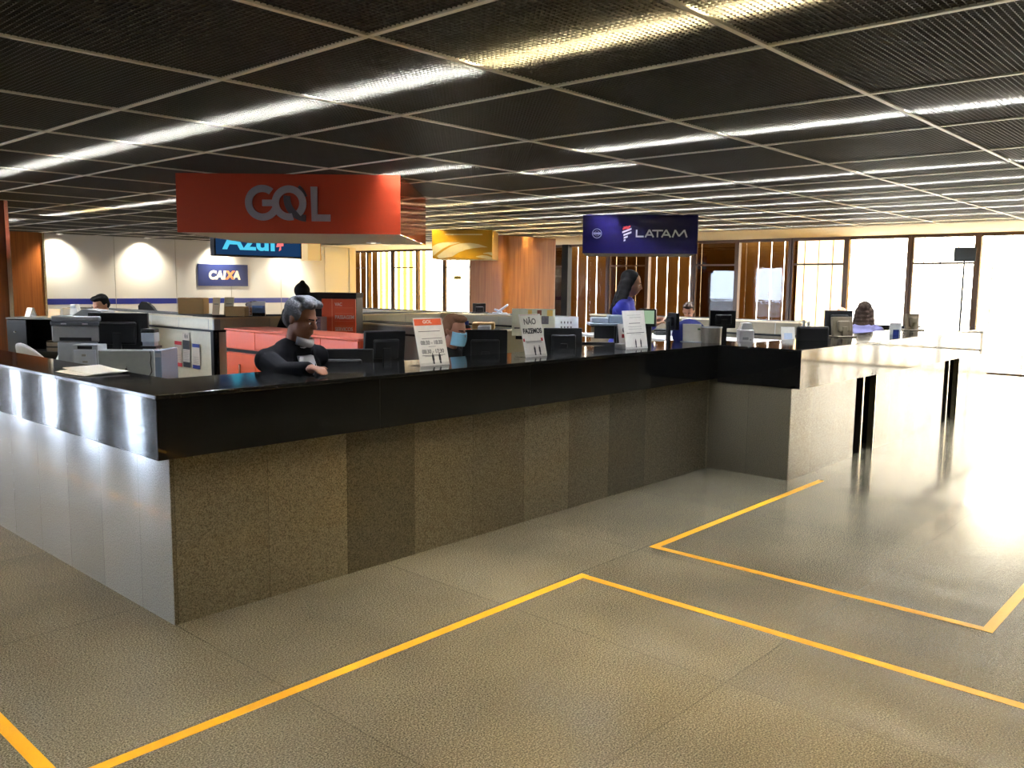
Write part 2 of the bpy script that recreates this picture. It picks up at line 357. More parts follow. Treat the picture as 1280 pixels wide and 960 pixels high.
# ---- north partition with white glossy glass, blue band, wood ends
M_wglass = mat('white_back_painted_glass', srgb(212, 211, 210), .12, vary=.03, scale=1.5, spec=.6)
YP = 22.0
pw = struct(MB().box(7.66, 16.8, YP, YP+.12, 0, CEIL).build('wall_white_glass', M_wglass))
MB().box(7.67, 16.6, YP-.004, YP, 1.01, 1.15).build('blue_band', mat('blue_film', srgb(28, 45, 140), .3), pw)
MB().box(16.62, 16.86, YP-.03, YP+.16, 0, CEIL).build('end_frame', M_plaster, pw)
j = MB()
for x in (9.35, 10.95, 12.55, 14.15, 15.7): j.box(x-.006, x+.006, YP-.005, YP, 0, CEIL)
j.build('joint_strip', mat('joint', srgb(170, 168, 160), .4), pw)
# wood-clad blocks
def column(x0, x1, y0, y1, m, r, label):
    c = MB(); poly = []
    for cx, cy, a0 in ((x1-r, y1-r, 0), (x0+r, y1-r, 90), (x0+r, y0+r, 180), (x1-r, y0+r, 270)):
        for i in range(9): a = math.radians(a0+i*90/8); poly.append((cx+r*math.cos(a), cy+r*math.sin(a)))
    c.prism(poly, 0, CEIL); o = c.build('wood_column', m, shade_angle=30); o['kind'] = 'structure'; return o
cA = column(14.18, 16.05, 13.07, 14.3, M_wood, .16, ''); 
cB = column(5.6, 7.66, 21.9, 22.6, M_wood3, .02, '')
cC = column(2.9, 4.22, 13.4, 14.7, M_wood2, .03, '')
for c_, x, y in ((cB, 7.66, 21.89), (cB, 6.93, 21.89), (cC, 4.22, 13.39)): MB().box(x-.025, x+.025, y-.02, y+.03, 0, CEIL).build('metal_edge', M_steel, c_)
# door-like black pier between the windows
struct(MB().box(XW-.12, XW+.05, 14.47, 14.68, 0, CEIL).build('trim_1', M_blk2))

# ================================================================ fluorescent fittings above the louvres
M_hous = mat('fitting_white', srgb(215, 215, 215), .5)
LT = {}
def tube_light(x, y, warm):
    key = 'w' if warm else 'c'
    lab = 'fluorescent tube fitting above the ceiling louvres, giving %s light' % ('warm yellow' if warm else 'cool white')
    if key not in LT:
        t = thing('ceiling_fitting', lab, 'ceiling light', group='fluorescent fittings with %s light' % ('warm' if warm else 'cool'))
        MB().extr([(-.06, .06), (.06, .06), (.045, .09), (-.045, .09)], -.61, .61).build('housing', M_hous, t)
        MB().cyl((0, -.6, .03), (0, .6, .03), .013, n=8).build('tube', M_tubew if warm else M_tube, t)
        LT[key] = t
    else: t = copy_tree(LT[key])
    t.location = (x, y, CEIL+.10)
def rowof(x, ys, warm=()):
    for q in ys: tube_light(x, GY+S*(q+.5), q in warm)
R1 = rowof
rowof(.59, [-1, 0, 2, 3, 5, 6], (-1, 2, 3)); rowof(-1.96, [0, 1, 3, 4, 6], (0, 3, 4)); rowof(-4.5, [2, 3, 5], (2, 3))  # unseen rows continuing the spacing, added to brighten the left floor
rowof(3.14, [-2, -1, 0, 1, 2, 3, 4, 5, 6, 7, 8, 10], (-2, -1, 0, 7, 8))
rowof(5.69, [-3, -1, 0, 1, 3, 4, 6, 7, 8, 9, 10, 12], (9,))
tube_light(6.5, 5.1, False)
rowof(8.35, list(range(-2, 6)), (5,)); rowof(9.55, list(range(-2, 7)), (6, 5))
rowof(10.8, list(range(0, 8)), (7, 6)); rowof(11.9, list(range(-2, 9)), (7, 8, 6)); rowof(12.8, list(range(0, 9)), (5, 6, 7, 8)); rowof(13.8, list(range(-1, 9)), (5, 6, 7, 8)); rowof(14.9, list(range(0, 10)), (0, 1, 2, 5, 6, 7, 8, 9))
# wall-wash downlights in front of the white glass wall
spots = [7.95, 10.05, 12.15, 14.3]
sp0 = None
for x in spots:
    if sp0 is None:
        sp0 = thing('downlight', 'round recessed downlight close to the white glass wall', 'ceiling light', group='downlights along the white glass wall')
        MB().lathe([(.05, 0), (.075, 0), (.08, .012), (.05, .03)], 20).build('ring', M_white, sp0)
        MB().cyl((0, 0, .012), (0, 0, .016), .05, n=16).build('lens', emis('downlight_lens', (1, .93, .75), 25), sp0)
        t = sp0
    else: t = copy_tree(sp0)
    t.location = (x, YP-.35, CEIL-.03)
    L = bpy.data.lights.new('wash', 'SPOT'); L.energy = 270; L.color = (1, .9, .68); L.spot_size = math.radians(115); L.spot_blend = 1.0; L.shadow_soft_size = .05
    lo = bpy.data.objects.new('downlight_lamp', L); COL.objects.link(lo); lo.location = (x, YP-.35, CEIL-.05); lo.rotation_euler = (math.radians(22), 0, 0)

# ================================================================ the stone counter
ct = thing('stone_counter', 'long L-shaped check-in counter of grey granite with black polished top and fascia', 'counter', (1.71, 3.66, 0))
def ctp(b, name, m, **k):
    o = b.build(name, m, **k); o.parent = ct; o.location = (-1.71, -3.66, 0); return o
ZT, ZF = 1.1, .805
NX, NY = 6.73, 2.91                                    # notch: the right run stands forward
XE = 12.95
# base walls
ctp(MB().box(1.794, 1.86, 3.735, 14, 0, ZF+.01), 'base_panel', M_bodyLit)
ctp(MB().box(1.7965, 6.735, 3.732, 3.80, 0, ZF+.01), 'base_panel', M_body)
ctp(MB().box(6.735, 6.79, 2.985, 3.7315, 0, ZF+.01), 'base_panel', M_bodyShade)
def rb(x0, x1): ctp(MB().box(x0, x1, 2.98, 3.04, 0, ZF+.01), 'base_panel', M_body)
rb(6.7375, 8.17); rb(8.70, 10.98); rb(11.58, XE-.06)
for xa, xb in ((8.17, 8.70), (10.98, 11.58)):
    # openings with a chromed upright; shade on the cheeks put into black stone
    ctp(MB().box(xb, xb+.06, 3.04, 3.66, 0, ZF+.01), 'cheek_panel', M_black)
    ctp(MB().box(xa-.06, xa, 3.04, 3.66, 0, ZF+.01), 'cheek_panel', M_black)
    ctp(MB().box(xa, xb, 3.45, 3.5, 0, ZF+.01), 'recess_back', M_blk2)
    ctp(MB().box(xa+.2, xa+.23, 3.0, 3.3, 0, ZF).box(xa+.2, xa+.23, 2.985, 3.0, 0, ZF, 1).box(xb-.012, xb+.001, 2.976, 2.99, 0, ZF, 1), 'upright', [M_blk2, M_steel])
ctp(MB().box(XE-.06, XE, 2.98, 4.4, 0, ZF+.01), 'base_panel', M_body)
# fascia
ctp(MB().box(1.71, 1.75, 3.66, 14, ZF, ZT-.021), 'fascia', M_blackY)
ctp(MB().box(1.7505, 6.7295, 3.66, 3.70, ZF, ZT-.021), 'fascia', M_black)
ctp(MB().box(NX, NX+.04, 2.95, 3.66, .775, ZT-.021), 'fascia', M_blackY)
ctp(MB().box(NX, XE+.05, 2.91, 2.95, .775, ZT-.021), 'fascia', M_black)
ctp(MB().box(XE+.01, XE+.05, 2.95, 4.45, .775, ZT-.021), 'fascia', M_blackY)
# undersides that close the overhang
ctp(MB().box(1.75, 1.80, 3.74, 14, ZF, ZF+.02).box(1.75, 6.73, 3.70, 3.74, ZF, ZF+.02).box(NX, XE+.01, 2.95, 2.99, .775, .8), 'soffit_strip', M_blk2)
# top: one continuous worktop with mitred corner
TW = .6
b = MB().prism([(1.706, 3.656), (6.726, 3.656), (6.726, 2.906), (XE+.054, 2.906), (XE+.054, 4.45), (XE-.5, 4.45), (XE-.5, 3.6), (7.32, 3.6), (7.32, 3.656+TW), (2.056, 3.656+TW), (2.056, 14), (1.706, 14)], ZT-.0205, ZT)
bm_top = ctp(b, 'countertop', M_top)
bv = bm_top.modifiers.new('bevel', 'BEVEL'); bv.width = .003; bv.segments = 2
# inner carcass
ctp(MB().box(1.86, 6.7, 4.2, 4.24, 0, ZT-.021).box(2.0, 2.04, 4.24, 14, 0, ZT-.021).box(7.3, XE-.5, 3.55, 3.59, 0, ZT-.021), 'inner_panel', M_cream)

# ================================================================ floor tape
def tape(segs, label):
    b = MB()
    for x0, x1, y0, y1 in segs: b.box(x0, x1, y0, y1, 0.0002, .0016)
    tag(b.build('floor_tape', M_tape), label, 'floor tape')
tape([(.915, 3.70, 2.755, 2.805), (3.645, 3.695, -3, 2.755), (.915, .965, 2.805, 8)], 'nearest yellow floor tape, running along the counter and turning at a corner')
tape([(4.38, 6.95, 2.755, 2.805), (4.38, 4.43, .95, 2.755), (4.38, 5.6, .90, .95)], 'yellow tape outline beside the notch of the counter, further right on the floor')
# ================================================================ hanging signs
def sign_box(name, label, pl, pr, depth, z0, m_face, m_side, m_under):
    """box sign; pl, pr = left and right front corners on plan"""
    pl, pr = Vector(pl), Vector(pr); w = (pr-pl).length; a = math.atan2(pr.y-pl.y, pr.x-pl.x)
    t = thing(name, label, 'sign', (*((pl+pr)/2), z0), a)
    h = CEIL-z0-.004
    MB().box(-w/2, w/2, 0, .012, 0, h).build('front_panel', m_face, t)
    b = MB().box(-w/2, -w/2+.012, .012, depth, 0, h).box(w/2-.012, w/2, .012, depth, 0, h).box(-w/2+.012, w/2-.012, depth-.012, depth, 0, h)
    b.build('side_panel', m_side, t)
    MB().box(-w/2+.012, w/2-.012, .012, depth-.012, .002, .014).build('underside', m_under, t)
    return t, w, h
M_gol = mat('orange_acrylic', srgb(186, 66, 36), .38, vary=.03, scale=2)
M_golside = mat('orange_gloss_side', srgb(200, 90, 50), .08, .35)
t, w, h = sign_box('hanging_sign', 'big orange box sign hanging from the ceiling, lettered GOL in grey', (4.27, 8.52), (5.79, 6.80), 2.28, 2.1, M_gol, M_golside, M_plaster)
M_gl = mat('grey_letter', srgb(160, 155, 162), .4); M_gd = mat('dark_grey_letter', srgb(92, 84, 88), .4)
def ringseg(b, cx, cz, r0, r1, a0, a1, y0=-.012, y1=-.002, m=0, n=40):
    pts = [(cx+r1*math.cos(math.radians(a0+(a1-a0)*i/n)), cz+r1*math.sin(math.radians(a0+(a1-a0)*i/n))) for i in range(n+1)]
    inn = [(cx+r0*math.cos(math.radians(a0+(a1-a0)*i/n)), cz+r0*math.sin(math.radians(a0+(a1-a0)*i/n))) for i in range(n+1)]
    for i in range(n): b.extr([pts[i], pts[i+1], inn[i+1], inn[i]], y0, y1, m)
# letter coordinates: 120 px crop = .0086 m / px of the 1280 picture
K = w/281.5
def gx(px): return (px-360.5)*K
def gz(py): return (291-py)*K*.99
b = MB()
cx, cz = gx(328.6), gz(253.2); r = 22*K; ri = 13.2*K
ringseg(b, cx, cz, ri, r, 52, 335)
b.box(gx(328.2), gx(341.5), -.012, -.002, gz(257.3), gz(249.3))
c2x, c2z = gx(362), gz(253.2)
o2 = MB(); ringseg(o2, c2x, c2z, 12.8*K, 21.6*K, -48, 285, -.014, -.002)
l_ = MB().extr([(gx(389), gz(232.6)), (gx(397.5), gz(232.6)), (gx(397.5), gz(267)), (gx(413.6), gz(267)), (gx(413.6), gz(275.6)), (gx(390), gz(275.6))][::-1], -.012, -.002)
b.build('letter_g', M_gl, t); o2.build('letter_o', M_gl, t); l_.build('letter_l', M_gl, t)
d = MB(); ringseg(d, gx(383.5), gz(247.5), 20*K, 28.5*K, 172, 268, -.010, -.002); d.build('letter_shade', M_gd, t); d = MB(); ringseg(d, gx(358), gz(253.2), 21.6*K, 28*K, 18, 52, -.010, -.002)
d.build('letter_shade', M_gd, t)
dl = thing('downlight', 'round downlight set in the underside of the orange box sign', 'ceiling light', (*at_z(467, 303, 2.1)[:2], 2.088))
MB().lathe([(.055, 0), (.085, 0), (.09, .012), (.055, .013)], 24).build('ring', M_white, dl)
MB().cyl((0, 0, .004), (0, 0, .008), .056, n=20).build('lens', emis('sign_downlight_lens', (1, .9, .7), 14), dl)

M_lat = mat('navy_acrylic', srgb(19, 14, 62), .25, vary=.05, scale=2)
t, w, h = sign_box('hanging_sign', 'dark blue box sign hanging from the ceiling, lettered LATAM in white', (10.71, 8.24), (11.72, 6.80), 1.5, 2.105, M_lat, mat('polished_side', srgb(170, 140, 120), .1, .8), M_blk2)
K = w/144.5
lx = lambda px: (px-801)*K
lz = lambda py: (319-py)*K*1.0+.0
M_lt = mat('pale_letter', srgb(205, 205, 215), .4)
def stroke(b, pts, wd, y0=-.010, y1=-.002, m=0):
    """flat letter stroke through x,z points"""
    for (xa, za), (xb, zb) in zip(pts, pts[1:]):
        d = Vector((xb-xa, zb-za)).normalized(); o = Vector((-d.y, d.x))*wd/2; e = d*wd*.0
        b.extr([(xa+o.x, za+o.y), (xb+o.x, zb+o.y), (xb-o.x, zb-o.y), (xa-o.x, za-o.y)], y0, y1, m)
lw = 1.9*K; zt_, zb_ = lz(289.2), lz(298.6)
for ch, pl in (('l', [[(797, 0), (797, 1)], [(796.2, .9), (806, .9)]]), ('a', [[(808, 1), (813, 0)], [(813, 0), (818.3, 1)], [(810, .68), (816, .68)]]), ('t', [[(816.5, .1), (830, .1)], [(823.2, 0), (823.2, 1)]]), ('a', [[(828.5, 1), (834, 0)], [(834, 0), (839.5, 1)], [(830.6, .68), (837, .68)]]), ('m', [[(842, 1), (845.3, 0)], [(845.3, .05), (850, .85)], [(850, .85), (856.5, .05)], [(856.5, 0), (859.8, 1)]])):
    b = MB()
    for seg in pl: stroke(b, [(lx(x), zt_+(zb_-zt_)*v) for x, v in seg], lw)
    b.build('letter_'+ch, M_lt, t)
b = MB()
for i, (x0, x1, z, m) in enumerate([(779.5, 789, 286.6, 1), (779, 790.5, 290.3, 0), (780.5, 790.5, 294.2, 0), (781, 786, 298.6, 0), (781, 783.3, 302.4, 0)]):
    hh = 1.1*K; sl = (x1-x0)*.38*K
    b.extr([(lx(x0), lz(z)-sl/2-hh), (lx(x1), lz(z)+sl/2-hh), (lx(x1), lz(z)+sl/2+hh), (lx(x0), lz(z)-sl/2+hh)], -.010, -.002, m)
b.extr([(lx(779.5), lz(286)), (lx(784.5), lz(284.6)), (lx(789.5), lz(288.2)), (lx(786), lz(289))], -.009, -.0025, 1)
b.build('emblem', [M_lt, M_red], t)
b = MB(); ringseg(b, lx(747), lz(294), 5.3*K, 6.2*K, 0, 360); b.box(lx(742.2), lx(751.8), -.008, -.002, lz(295.3), lz(292.7)); ringseg(b, lx(747), lz(294), 3*K, 3.4*K, 20, 160); ringseg(b, lx(747), lz(294), 3*K, 3.4*K, 200, 340)
b.build('round_badge', mat('badge_grey', srgb(120, 120, 160), .5), t)

M_sw = mat('swoosh_beige', srgb(205, 190, 150), .5)
M_yel = mat('yellow_acrylic', srgb(176, 130, 14), .35, vary=.05, scale=2)
t, w, h = sign_box('hanging_sign', 'yellow hanging sign with pale swooping bands, between the orange and dark blue signs', (11.94, 13.04), (12.66, 12.03), .9, 2.11, M_yel, M_yel, M_plaster)
K = w/75.5; yx = lambda px: (px-577.5)*K; yz = lambda py: (324.5-py)*K
def band(b, top, bot):
    n = len(top)
    for i in range(n-1): b.extr([(yx(top[i][0]), yz(top[i][1])), (yx(top[i+1][0]), yz(top[i+1][1])), (yx(bot[i+1][0]), yz(bot[i+1][1])), (yx(bot[i][0]), yz(bot[i][1]))], -.006, -.001)
b = MB(); band(b, [(540.2, 309), (546, 306), (553, 304.3), (561, 303.8), (575, 304)], [(540.2, 321.5), (546, 317), (553, 312), (561, 308), (575, 304.3)])
b.build('swoosh_band', M_sw, t); b = MB(); band(b, [(546, 321), (555, 314), (565, 308.3), (575, 305.3), (587, 304.6), (598, 306), (609, 309.5)], [(549, 324), (565, 321.5), (572, 317), (582, 313), (592, 311), (600, 310), (609, 309.8)])
b.build('swoosh_band', M_sw, t); b = MB(); band(b, [(604, 317), (610, 316), (615, 316)], [(604, 317.6), (610, 318), (615, 320)])
b.build('swoosh_band', M_sw, t); b = MB(); band(b, [(595, 321), (602, 319.5), (609, 320), (614.8, 322)], [(595, 321.6), (602, 323), (609, 324.3), (614.8, 324.4)])
b.box(yx(556), yx(603), -.003, -.001, yz(295), yz(293.6))
b.build('swoosh_band', M_sw, t)

# screen sign "Azul" and the lit panel beside it
pl, pr = at_y(270, 320, 15.6), at_y(375.6, 322.5, 15.6)
t = thing('screen_sign', 'dark blue lit screen lettered Azul in cyan, half hidden behind the orange sign', 'sign', ((pl.x+pr.x)/2, 15.6, 2.1)); w = pr.x-pl.x
MB().box(-w/2-.03, w/2+.03, .0, .16, 0, CEIL-2.1-.004).build('housing', M_blk, t)
MB().box(-w/2, w/2, -.006, 0, .035, .56).build('screen', emis('screen_navy', srgb(38, 74, 120), .6), t)
text('lettering', 'Azul', .50, emis('cyan_letters', srgb(90, 215, 250), .95), t, TR(-.22, -.008, .30), bold=.014, sx=1.3)
b = MB(); 
for q, (x0, z0, x1, z1) in enumerate([(.38, .22, .55, .34), (.40, .33, .62, .38), (.44, .14, .49, .26), (.50, .35, .56, .44)]): b.extr([(x0, z0), (x1, z0+.03), (x1, z1), (x0+.03, z1)], -.012, -.007)
b.build('emblem', emis('pink_mark', srgb(250, 120, 120), 1.2), t)
t = thing('hanging_panel', 'cream lit panel hanging just right of the Azul screen', 'panel', (at_y(386.5, 325, 15.9).x, 15.7, 2.08)); 
MB().cbox(-.17, .17, 0, .25, 0, CEIL-2.08-.004, .01).build('panel', mat('cream_emissive', srgb(250, 225, 170), .4, emit=srgb(255, 205, 130), es=.55), t)  # plain hanging panel with emission in its material
MB().box(.15, .17, -.005, 0, 0, .6).build('edge_strip', M_steel, t)
# CAIXA wall sign
t = thing('wall_sign', 'dark blue sign lettered CAIXA on the white glass wall', 'sign', (12.31, YP-.03, 1.48))
MB().cbox(-.75, .75, 0, .025, 0, .6, .004).build('board', mat('navy_board', srgb(38, 52, 110), .4), t)
mo = mat('orange_letter', srgb(240, 140, 90), .5); mw = mat('ivory_letter', srgb(240, 230, 205), .5)
for s_, x, m_ in (('CAI', -.20, mw), ('X', .185, mo), ('A', .385, mw)): text('lettering', s_, .31, m_, t, TR(x, -.002, .29), bold=.018, sx=1.0, shear=.12)
# little exit sign stuck on a far window
p_ = at_x(572, 347, XW-.05)
t = thing('exit_sticker', 'tiny green and yellow pictogram sign on the far bright window', 'sign', p_, PI/2)
MB().box(-.16, .16, 0, .01, -.055, .055).box(-.13, .02, -.004, 0, -.035, .035, 1).box(.05, .13, -.004, 0, -.035, .035, 2).build('sign_plate', [mat('olive_sign', srgb(150, 140, 60), .5), mat('green_sign', srgb(60, 90, 50), .5), mo], t)

# ================================================================ generic things (front faces -Y locally)
def monitor(label, cx, y, ztop, w, h, rz, pitch=0, zb=.76, name='computer_monitor', group=None, screen=None, loc=None, mbody=None, seen='back'):
    """seen='back': the back of the case looks at the camera"""
    mb = mbody or M_blk
    t = thing(name, label, 'monitor', (cx, y, zb) if loc is None else loc, rz, group)
    zc = ztop-zb-h/2; T = TR(0, 0, zc) @ Matrix.Rotation(math.radians(pitch), 4, 'X')
    s = -1 if seen == 'back' else 1          # back bulge side
    MB().cbox(-w/2, w/2, -.018, .018, -h/2, h/2, .006, T=T).build('case', mb, t)
    MB().cbox(-w*.32, w*.32, *((-.05, -.017) if s < 0 else (.017, .05)), -h*.3, h*.28, .015, T=T).build('back_housing', mb, t)
    MB().box(-w/2+.015, w/2-.015, *((.018, .0195) if s < 0 else (-.0195, -.018)), -h/2+.025, h/2-.015, T=T).build('screen', screen or mat('dark_screen', (.01, .012, .014), .15), t)
    MB().cbox(-.03, .03, s*.045-.012 if s < 0 else .02, s*.045+.012 if s < 0 else .045, .01, zc, .004).build('stand_neck', mb, t)
    MB().cbox(-.12, .12, -.1, .09, 0, .014, .006).build('stand_base', mb, t)
    return t
def mon_px(label, x0, x1, ytop, ybot, Y=None, X=None, dep=None, rz=VIEW, **k):
    f = (lambda a, b_: at_y(a, b_, Y)) if Y else ((lambda a, b_: at_x(a, b_, X)) if X else (lambda a, b_: at_d(a, b_, dep)))
    c = f((x0+x1)/2, ytop); D = ray((x0+x1)/2, ytop); depth = FOC*(c-EYE).dot(Vector(CR[2]))/FOC
    w = (x1-x0)*depth/FOC/max(.3, abs(math.cos(rz-VIEW))); h = (ybot-ytop)*depth/FOC
    return monitor(label, c.x, c.y, c.z, w, h, rz, **k)
def desk(label, x0, x1, y0, y1, z, name='desk', m=None, legm=None, panel=True):
    t = thing(name, label, 'desk', ((x0+x1)/2, (y0+y1)/2, 0)); a, b_ = (x1-x0)/2, (y1-y0)/2
    MB().cbox(-a, a, -b_, b_, z-.03, z, .004).build('desk_top', m or M_cream, t)
    for sx in (-1, 1):
        for sy in (-1, 1): MB().cbox(sx*(a-.04)-.02, sx*(a-.04)+.02, sy*(b_-.04)-.02, sy*(b_-.04)+.02, 0, z-.03, .003).build('leg', legm or M_steel, t)
    return t
def sheet_stand(label, pbl, pbr, ptop_l, lines, header=None, group=None, extra=None):
    """paper in a clear leaning holder on the counter; lower corners on the counter top, leaning back along Y"""
    A, B = at_z(*pbl, ZT), at_z(*pbr, ZT); xl, xr = A.x, B.x; y = (A.y+B.y)/2
    Ttop = at_x(*ptop_l, xl); dy, dz = Ttop.y-y, Ttop.z-ZT; L = math.hypot(dy, dz); lean = math.atan2(dy, dz)
    t = thing('notice_stand', label, 'notice', ((xl+xr)/2, y, ZT), 0, group); w = xr-xl
    T = Matrix.Rotation(-lean, 4, 'X')
    MB().cbox(-w/2, w/2, 0, .004, .0, L, .001, T=T).build('sheet', M_paper, t)
    MB().cbox(-w/2, w/2, .0, .10, .0, .003, .001).box(-w/2, w/2, -.003, 0, 0, .02).build('holder_foot', M_clear, t)
    b = MB(); n = 0
    for (u0, u1, v, th, m) in lines:      # u,v from 0..1 across and down
        b.box(-w/2+u0*w, -w/2+u1*w, -.0012, 0, L*(1-v)-th*L/2, L*(1-v)+th*L/2, m, T=T); n += 1
    if header: b.box(-w/2+.03*w, w/2-.06*w, -.0014, 0, L*(1-header[1]), L*(1-header[0]), 1, T=T)
    b.build('printed_text', [M_ink2, M_orange2, M_red, M_paper], t)
    for (s, u, v, size, m, bold, sx) in (extra or []): text('lettering', s, size, m, t, T @ TR(-w/2+u*w, -.0016, L*(1-v)), ext=.0003, bold=bold, sx=sx)
    # pictograms of two people two metres apart
    for u in (.47, .70):
        b = MB(); x = -w/2+u*w; z = L*.15
        b.box(x-.008, x+.008, -.0014, 0, z-.012, z+.022, T=T); b.box(x-.003, x+.003, -.0014, 0, z+.022, z+.034, T=T); b.box(x-.006, x-.001, -.0014, 0, z-.034, z-.012, T=T); b.box(x+.001, x+.006, -.0014, 0, z-.034, z-.012, T=T)
        b.build('person_symbol', M_ink, t)
    return t
M_clear = glassmat('clear_acrylic', (.95, .95, .95)); M_ink2 = mat('grey_ink', srgb(110, 105, 105), .7)
def ln(v, u0=.12, u1=.88, th=.012, m=0): return (u0, u1, v, th, m)
sheet_stand('leaning paper notice with an orange header and opening hours, leftmost on the counter', (525.5, 458.5), (562.5, 455.5), (515.5, 398),
            [ln(.28, .12, .85), ln(.43, .2, .88, .01), ln(.60, .38, .62, .008), ln(.78, .12, .9, .012), ln(.80, .2, .8, .008)], (.02, .155),
            extra=[('GOL', .46, .085, .028, M_paper, .0005, 1.3), ('08:30 - 18:30', .5, .52, .036, M_ink, .0003, .95), ('08:30 - 17:30', .5, .705, .036, M_ink, .0003, .95)])
sheet_stand('leaning paper notice headed NÃO FAZEMOS, middle one on the counter', (656, 447), (685.5, 445), (648, 393),
            [ln(.0+.02, .05, .9, .006, 2), ln(.635, .12, .88, .012), ln(.665, .15, .85, .008), (.02, .08, .6, .07, 2), (.84, .92, .6, .07, 2)],
            extra=[('NÃO', .45, .18, .058, M_ink2, .0015, 1), ('FAZEMOS', .5, .40, .050, M_ink, .0016, .92)])
sheet_stand('leaning paper notice with small print, rightmost on the counter below the standing woman', (784, 437.5), (808.5, 435), (777.5, 388.5),
            [ln(.12, .2, .8, .006), ln(.18, .3, .8, .006), ln(.33, .25, .75, .016), ln(.42, .2, .8, .006), ln(.48, .2, .8, .006), ln(.58, .1, .9, .016), ln(.62, .3, .75, .006)])
# leaflet card behind the right notice
A = at_z(777, 437.5, ZT)
t = thing('leaflet_holder', 'small white leaflet holder with a printed card, behind the rightmost leaning notice', 'leaflet holder', (A.x+.12, A.y+.05, ZT), 0)
MB().cbox(-.07, .07, 0, .005, 0, .2, .001, T=Matrix.Rotation(math.radians(-8), 4, 'X')).build('card', M_paper, t); MB().cbox(-.075, .075, -.03, .05, 0, .045, .004).build('tray', M_white, t)
MB().ell((-.03, -.004, .155), (.018, .002, .022)).box(-.05, .04, -.003, .0, .09, .12, 1).build('printed_portrait', [M_ink, M_red], t)

# ---------------- desks just inside the counter (their tops carry the monitors)
desk('low cream work desk along the inside of the front counter', 3.05, 5.6, 4.28, 4.66, .76)
desk('low cream work desk along the inside of the left counter', 2.07, 3.2, 5.2, 6.95, .76, m=mat('dark_desk', srgb(52, 50, 50), .35))
mon_px('wide black monitor seen from behind, in front of the seated man in a suit', 390, 466, 436, 492, Y=4.5, rz=VIEW+.12)
mon_px('black monitor turned away at an angle, left of the leftmost notice', 457, 503, 413, 456, Y=4.55, rz=VIEW+.55, pitch=8)
mon_px('black monitor seen from behind, between the left and middle notices', 578, 634, 412, 466, Y=4.55, rz=VIEW+.15)
mon_px('black monitor with a ridged back, right of the middle notice', 680, 728, 410, 448, Y=4.5, rz=VIEW+.1, pitch=-6)
# keyboards / phone on the counter top next to the man
# ---------------- left group: monitor, printer, computer
mon_px('black monitor seen from behind on the left counter side, beside the grey printer', 112, 184, 391, 440, X=2.8, rz=VIEW+.08)
def dev(name, label, cat, px0, px1, py0, py1, dep, rz=VIEW, thick=.35, zb=.76, **k):
    c = at_d((px0+px1)/2, py0, dep); w = (px1-px0)*dep/FOC
    t = thing(name, label, cat, (c.x, c.y, zb), rz); return t, w, c.z-zb, (py1-py0)*dep/FOC
# multifunction printer
t, w, h, hh = dev('printer', 'grey multifunction printer left of the black monitor', 'printer', 73, 113, 391, 431, 6.4)
w = .365; z = h-.02
desk_stand = MB().cbox(-w/2+.03, w/2-.03, .02, .32, 0, z-.2, .01).build('pedestal', M_lgrey, t)
MB().cbox(-w/2, w/2, 0, .34, z-.2, z-.075, .012).build('printer_body', M_grey, t)
MB().cbox(-w/2, w/2, -.01, .34, z-.073, z-.045, .006).build('scanner_band', mat('dark_grey_plastic', srgb(88, 92, 98), .4), t)
MB().cbox(-w/2, w/2, 0, .34, z-.043, z-.005, .01).build('scanner_lid', M_grey, t)
MB().extr([(-.05, z-.005), (.17, z-.005), (.17, z+.03), (.03, z+.045)], .06, .28).build('document_feeder', M_grey, t)
MB().box(-.1, -.06, -.013, -.009, z-.066, z-.058).box(.06, .1, -.013, -.009, z-.066, z-.058).build('latch', M_white, t)
MB().box(-.12, .12, -.004, .001, z-.19, z-.165).build('paper_slot', M_blk, t)
# white tower
t, w, h, hh = dev('computer_tower', 'white computer tower standing upright below the grey printer', 'computer', 90, 122, 431, 466, 5.95, zb=.76)
w = .178
MB().cbox(-w/2, w/2, 0, .14, 0, h, .006).build('tower_case', M_lgrey, t)
MB().cbox(-w/2+.012, w/2-.012, -.008, 0, .02, h-.035, .003).build('front_cover', mat('pale_blue_plastic', srgb(196, 204, 220), .35), t)
MB().box(-.05, .05, -.006, .001, h-.03, h-.008).build('drive_slot', M_blk, t)
MB().box(-.02, .01, -.012, -.007, h-.08, h-.065).box(-.015, .02, -.012, -.007, h-.125, h-.112).build('small_label', M_grey, t)
# pale panel like an all-in-one computer back
t, w, h, hh = dev('all_in_one_computer', 'pale grey all-in-one computer back with a small dark apple mark, beneath the black monitor', 'computer', 122, 192, 437, 472, 5.9, rz=VIEW+.05)
MB().cbox(-.19, .19, 0, .03, .06, h, .012).build('rear_panel', mat('silver_plastic', srgb(150, 156, 158), .35), t)
MB().cbox(-.06, .06, .02, .1, 0, .1, .006).build('stand', M_lgrey, t)
b = MB().ell((-.0, -.002, h*.5+.045), (.009, .002, .010)).ell((.004, -.002, h*.5+.062), (.002, .0015, .005)); b.build('rear_mark', M_ink, t)
b = MB().tube([(.17, -.012, h-.01), (.176, -.014, h-.05), (.17, -.012, h-.09), (.178, -.014, h-.15), (.15, -.012, h-.2)], .0035); b.build('cable', M_blk, t)
t, w, h, hh = dev('side_case', 'slim pale blue-grey case right of the all-in-one computer', 'computer', 193, 201, 438, 472, 6.1); MB().cbox(-.025, .025, 0, .3, 0, h, .004).build('side_shell', mat('blue_grey_plastic', srgb(120, 134, 150), .4), t)
MB().box(-.018, .018, -.003, 0, h-.05, h-.02).build('drive_slot', M_grey, t)
t, w, h, hh = dev('card_terminal', 'small white and black receipt machine right of the black monitor', 'card terminal', 173, 195, 411, 434, 6.4, zb=.76)
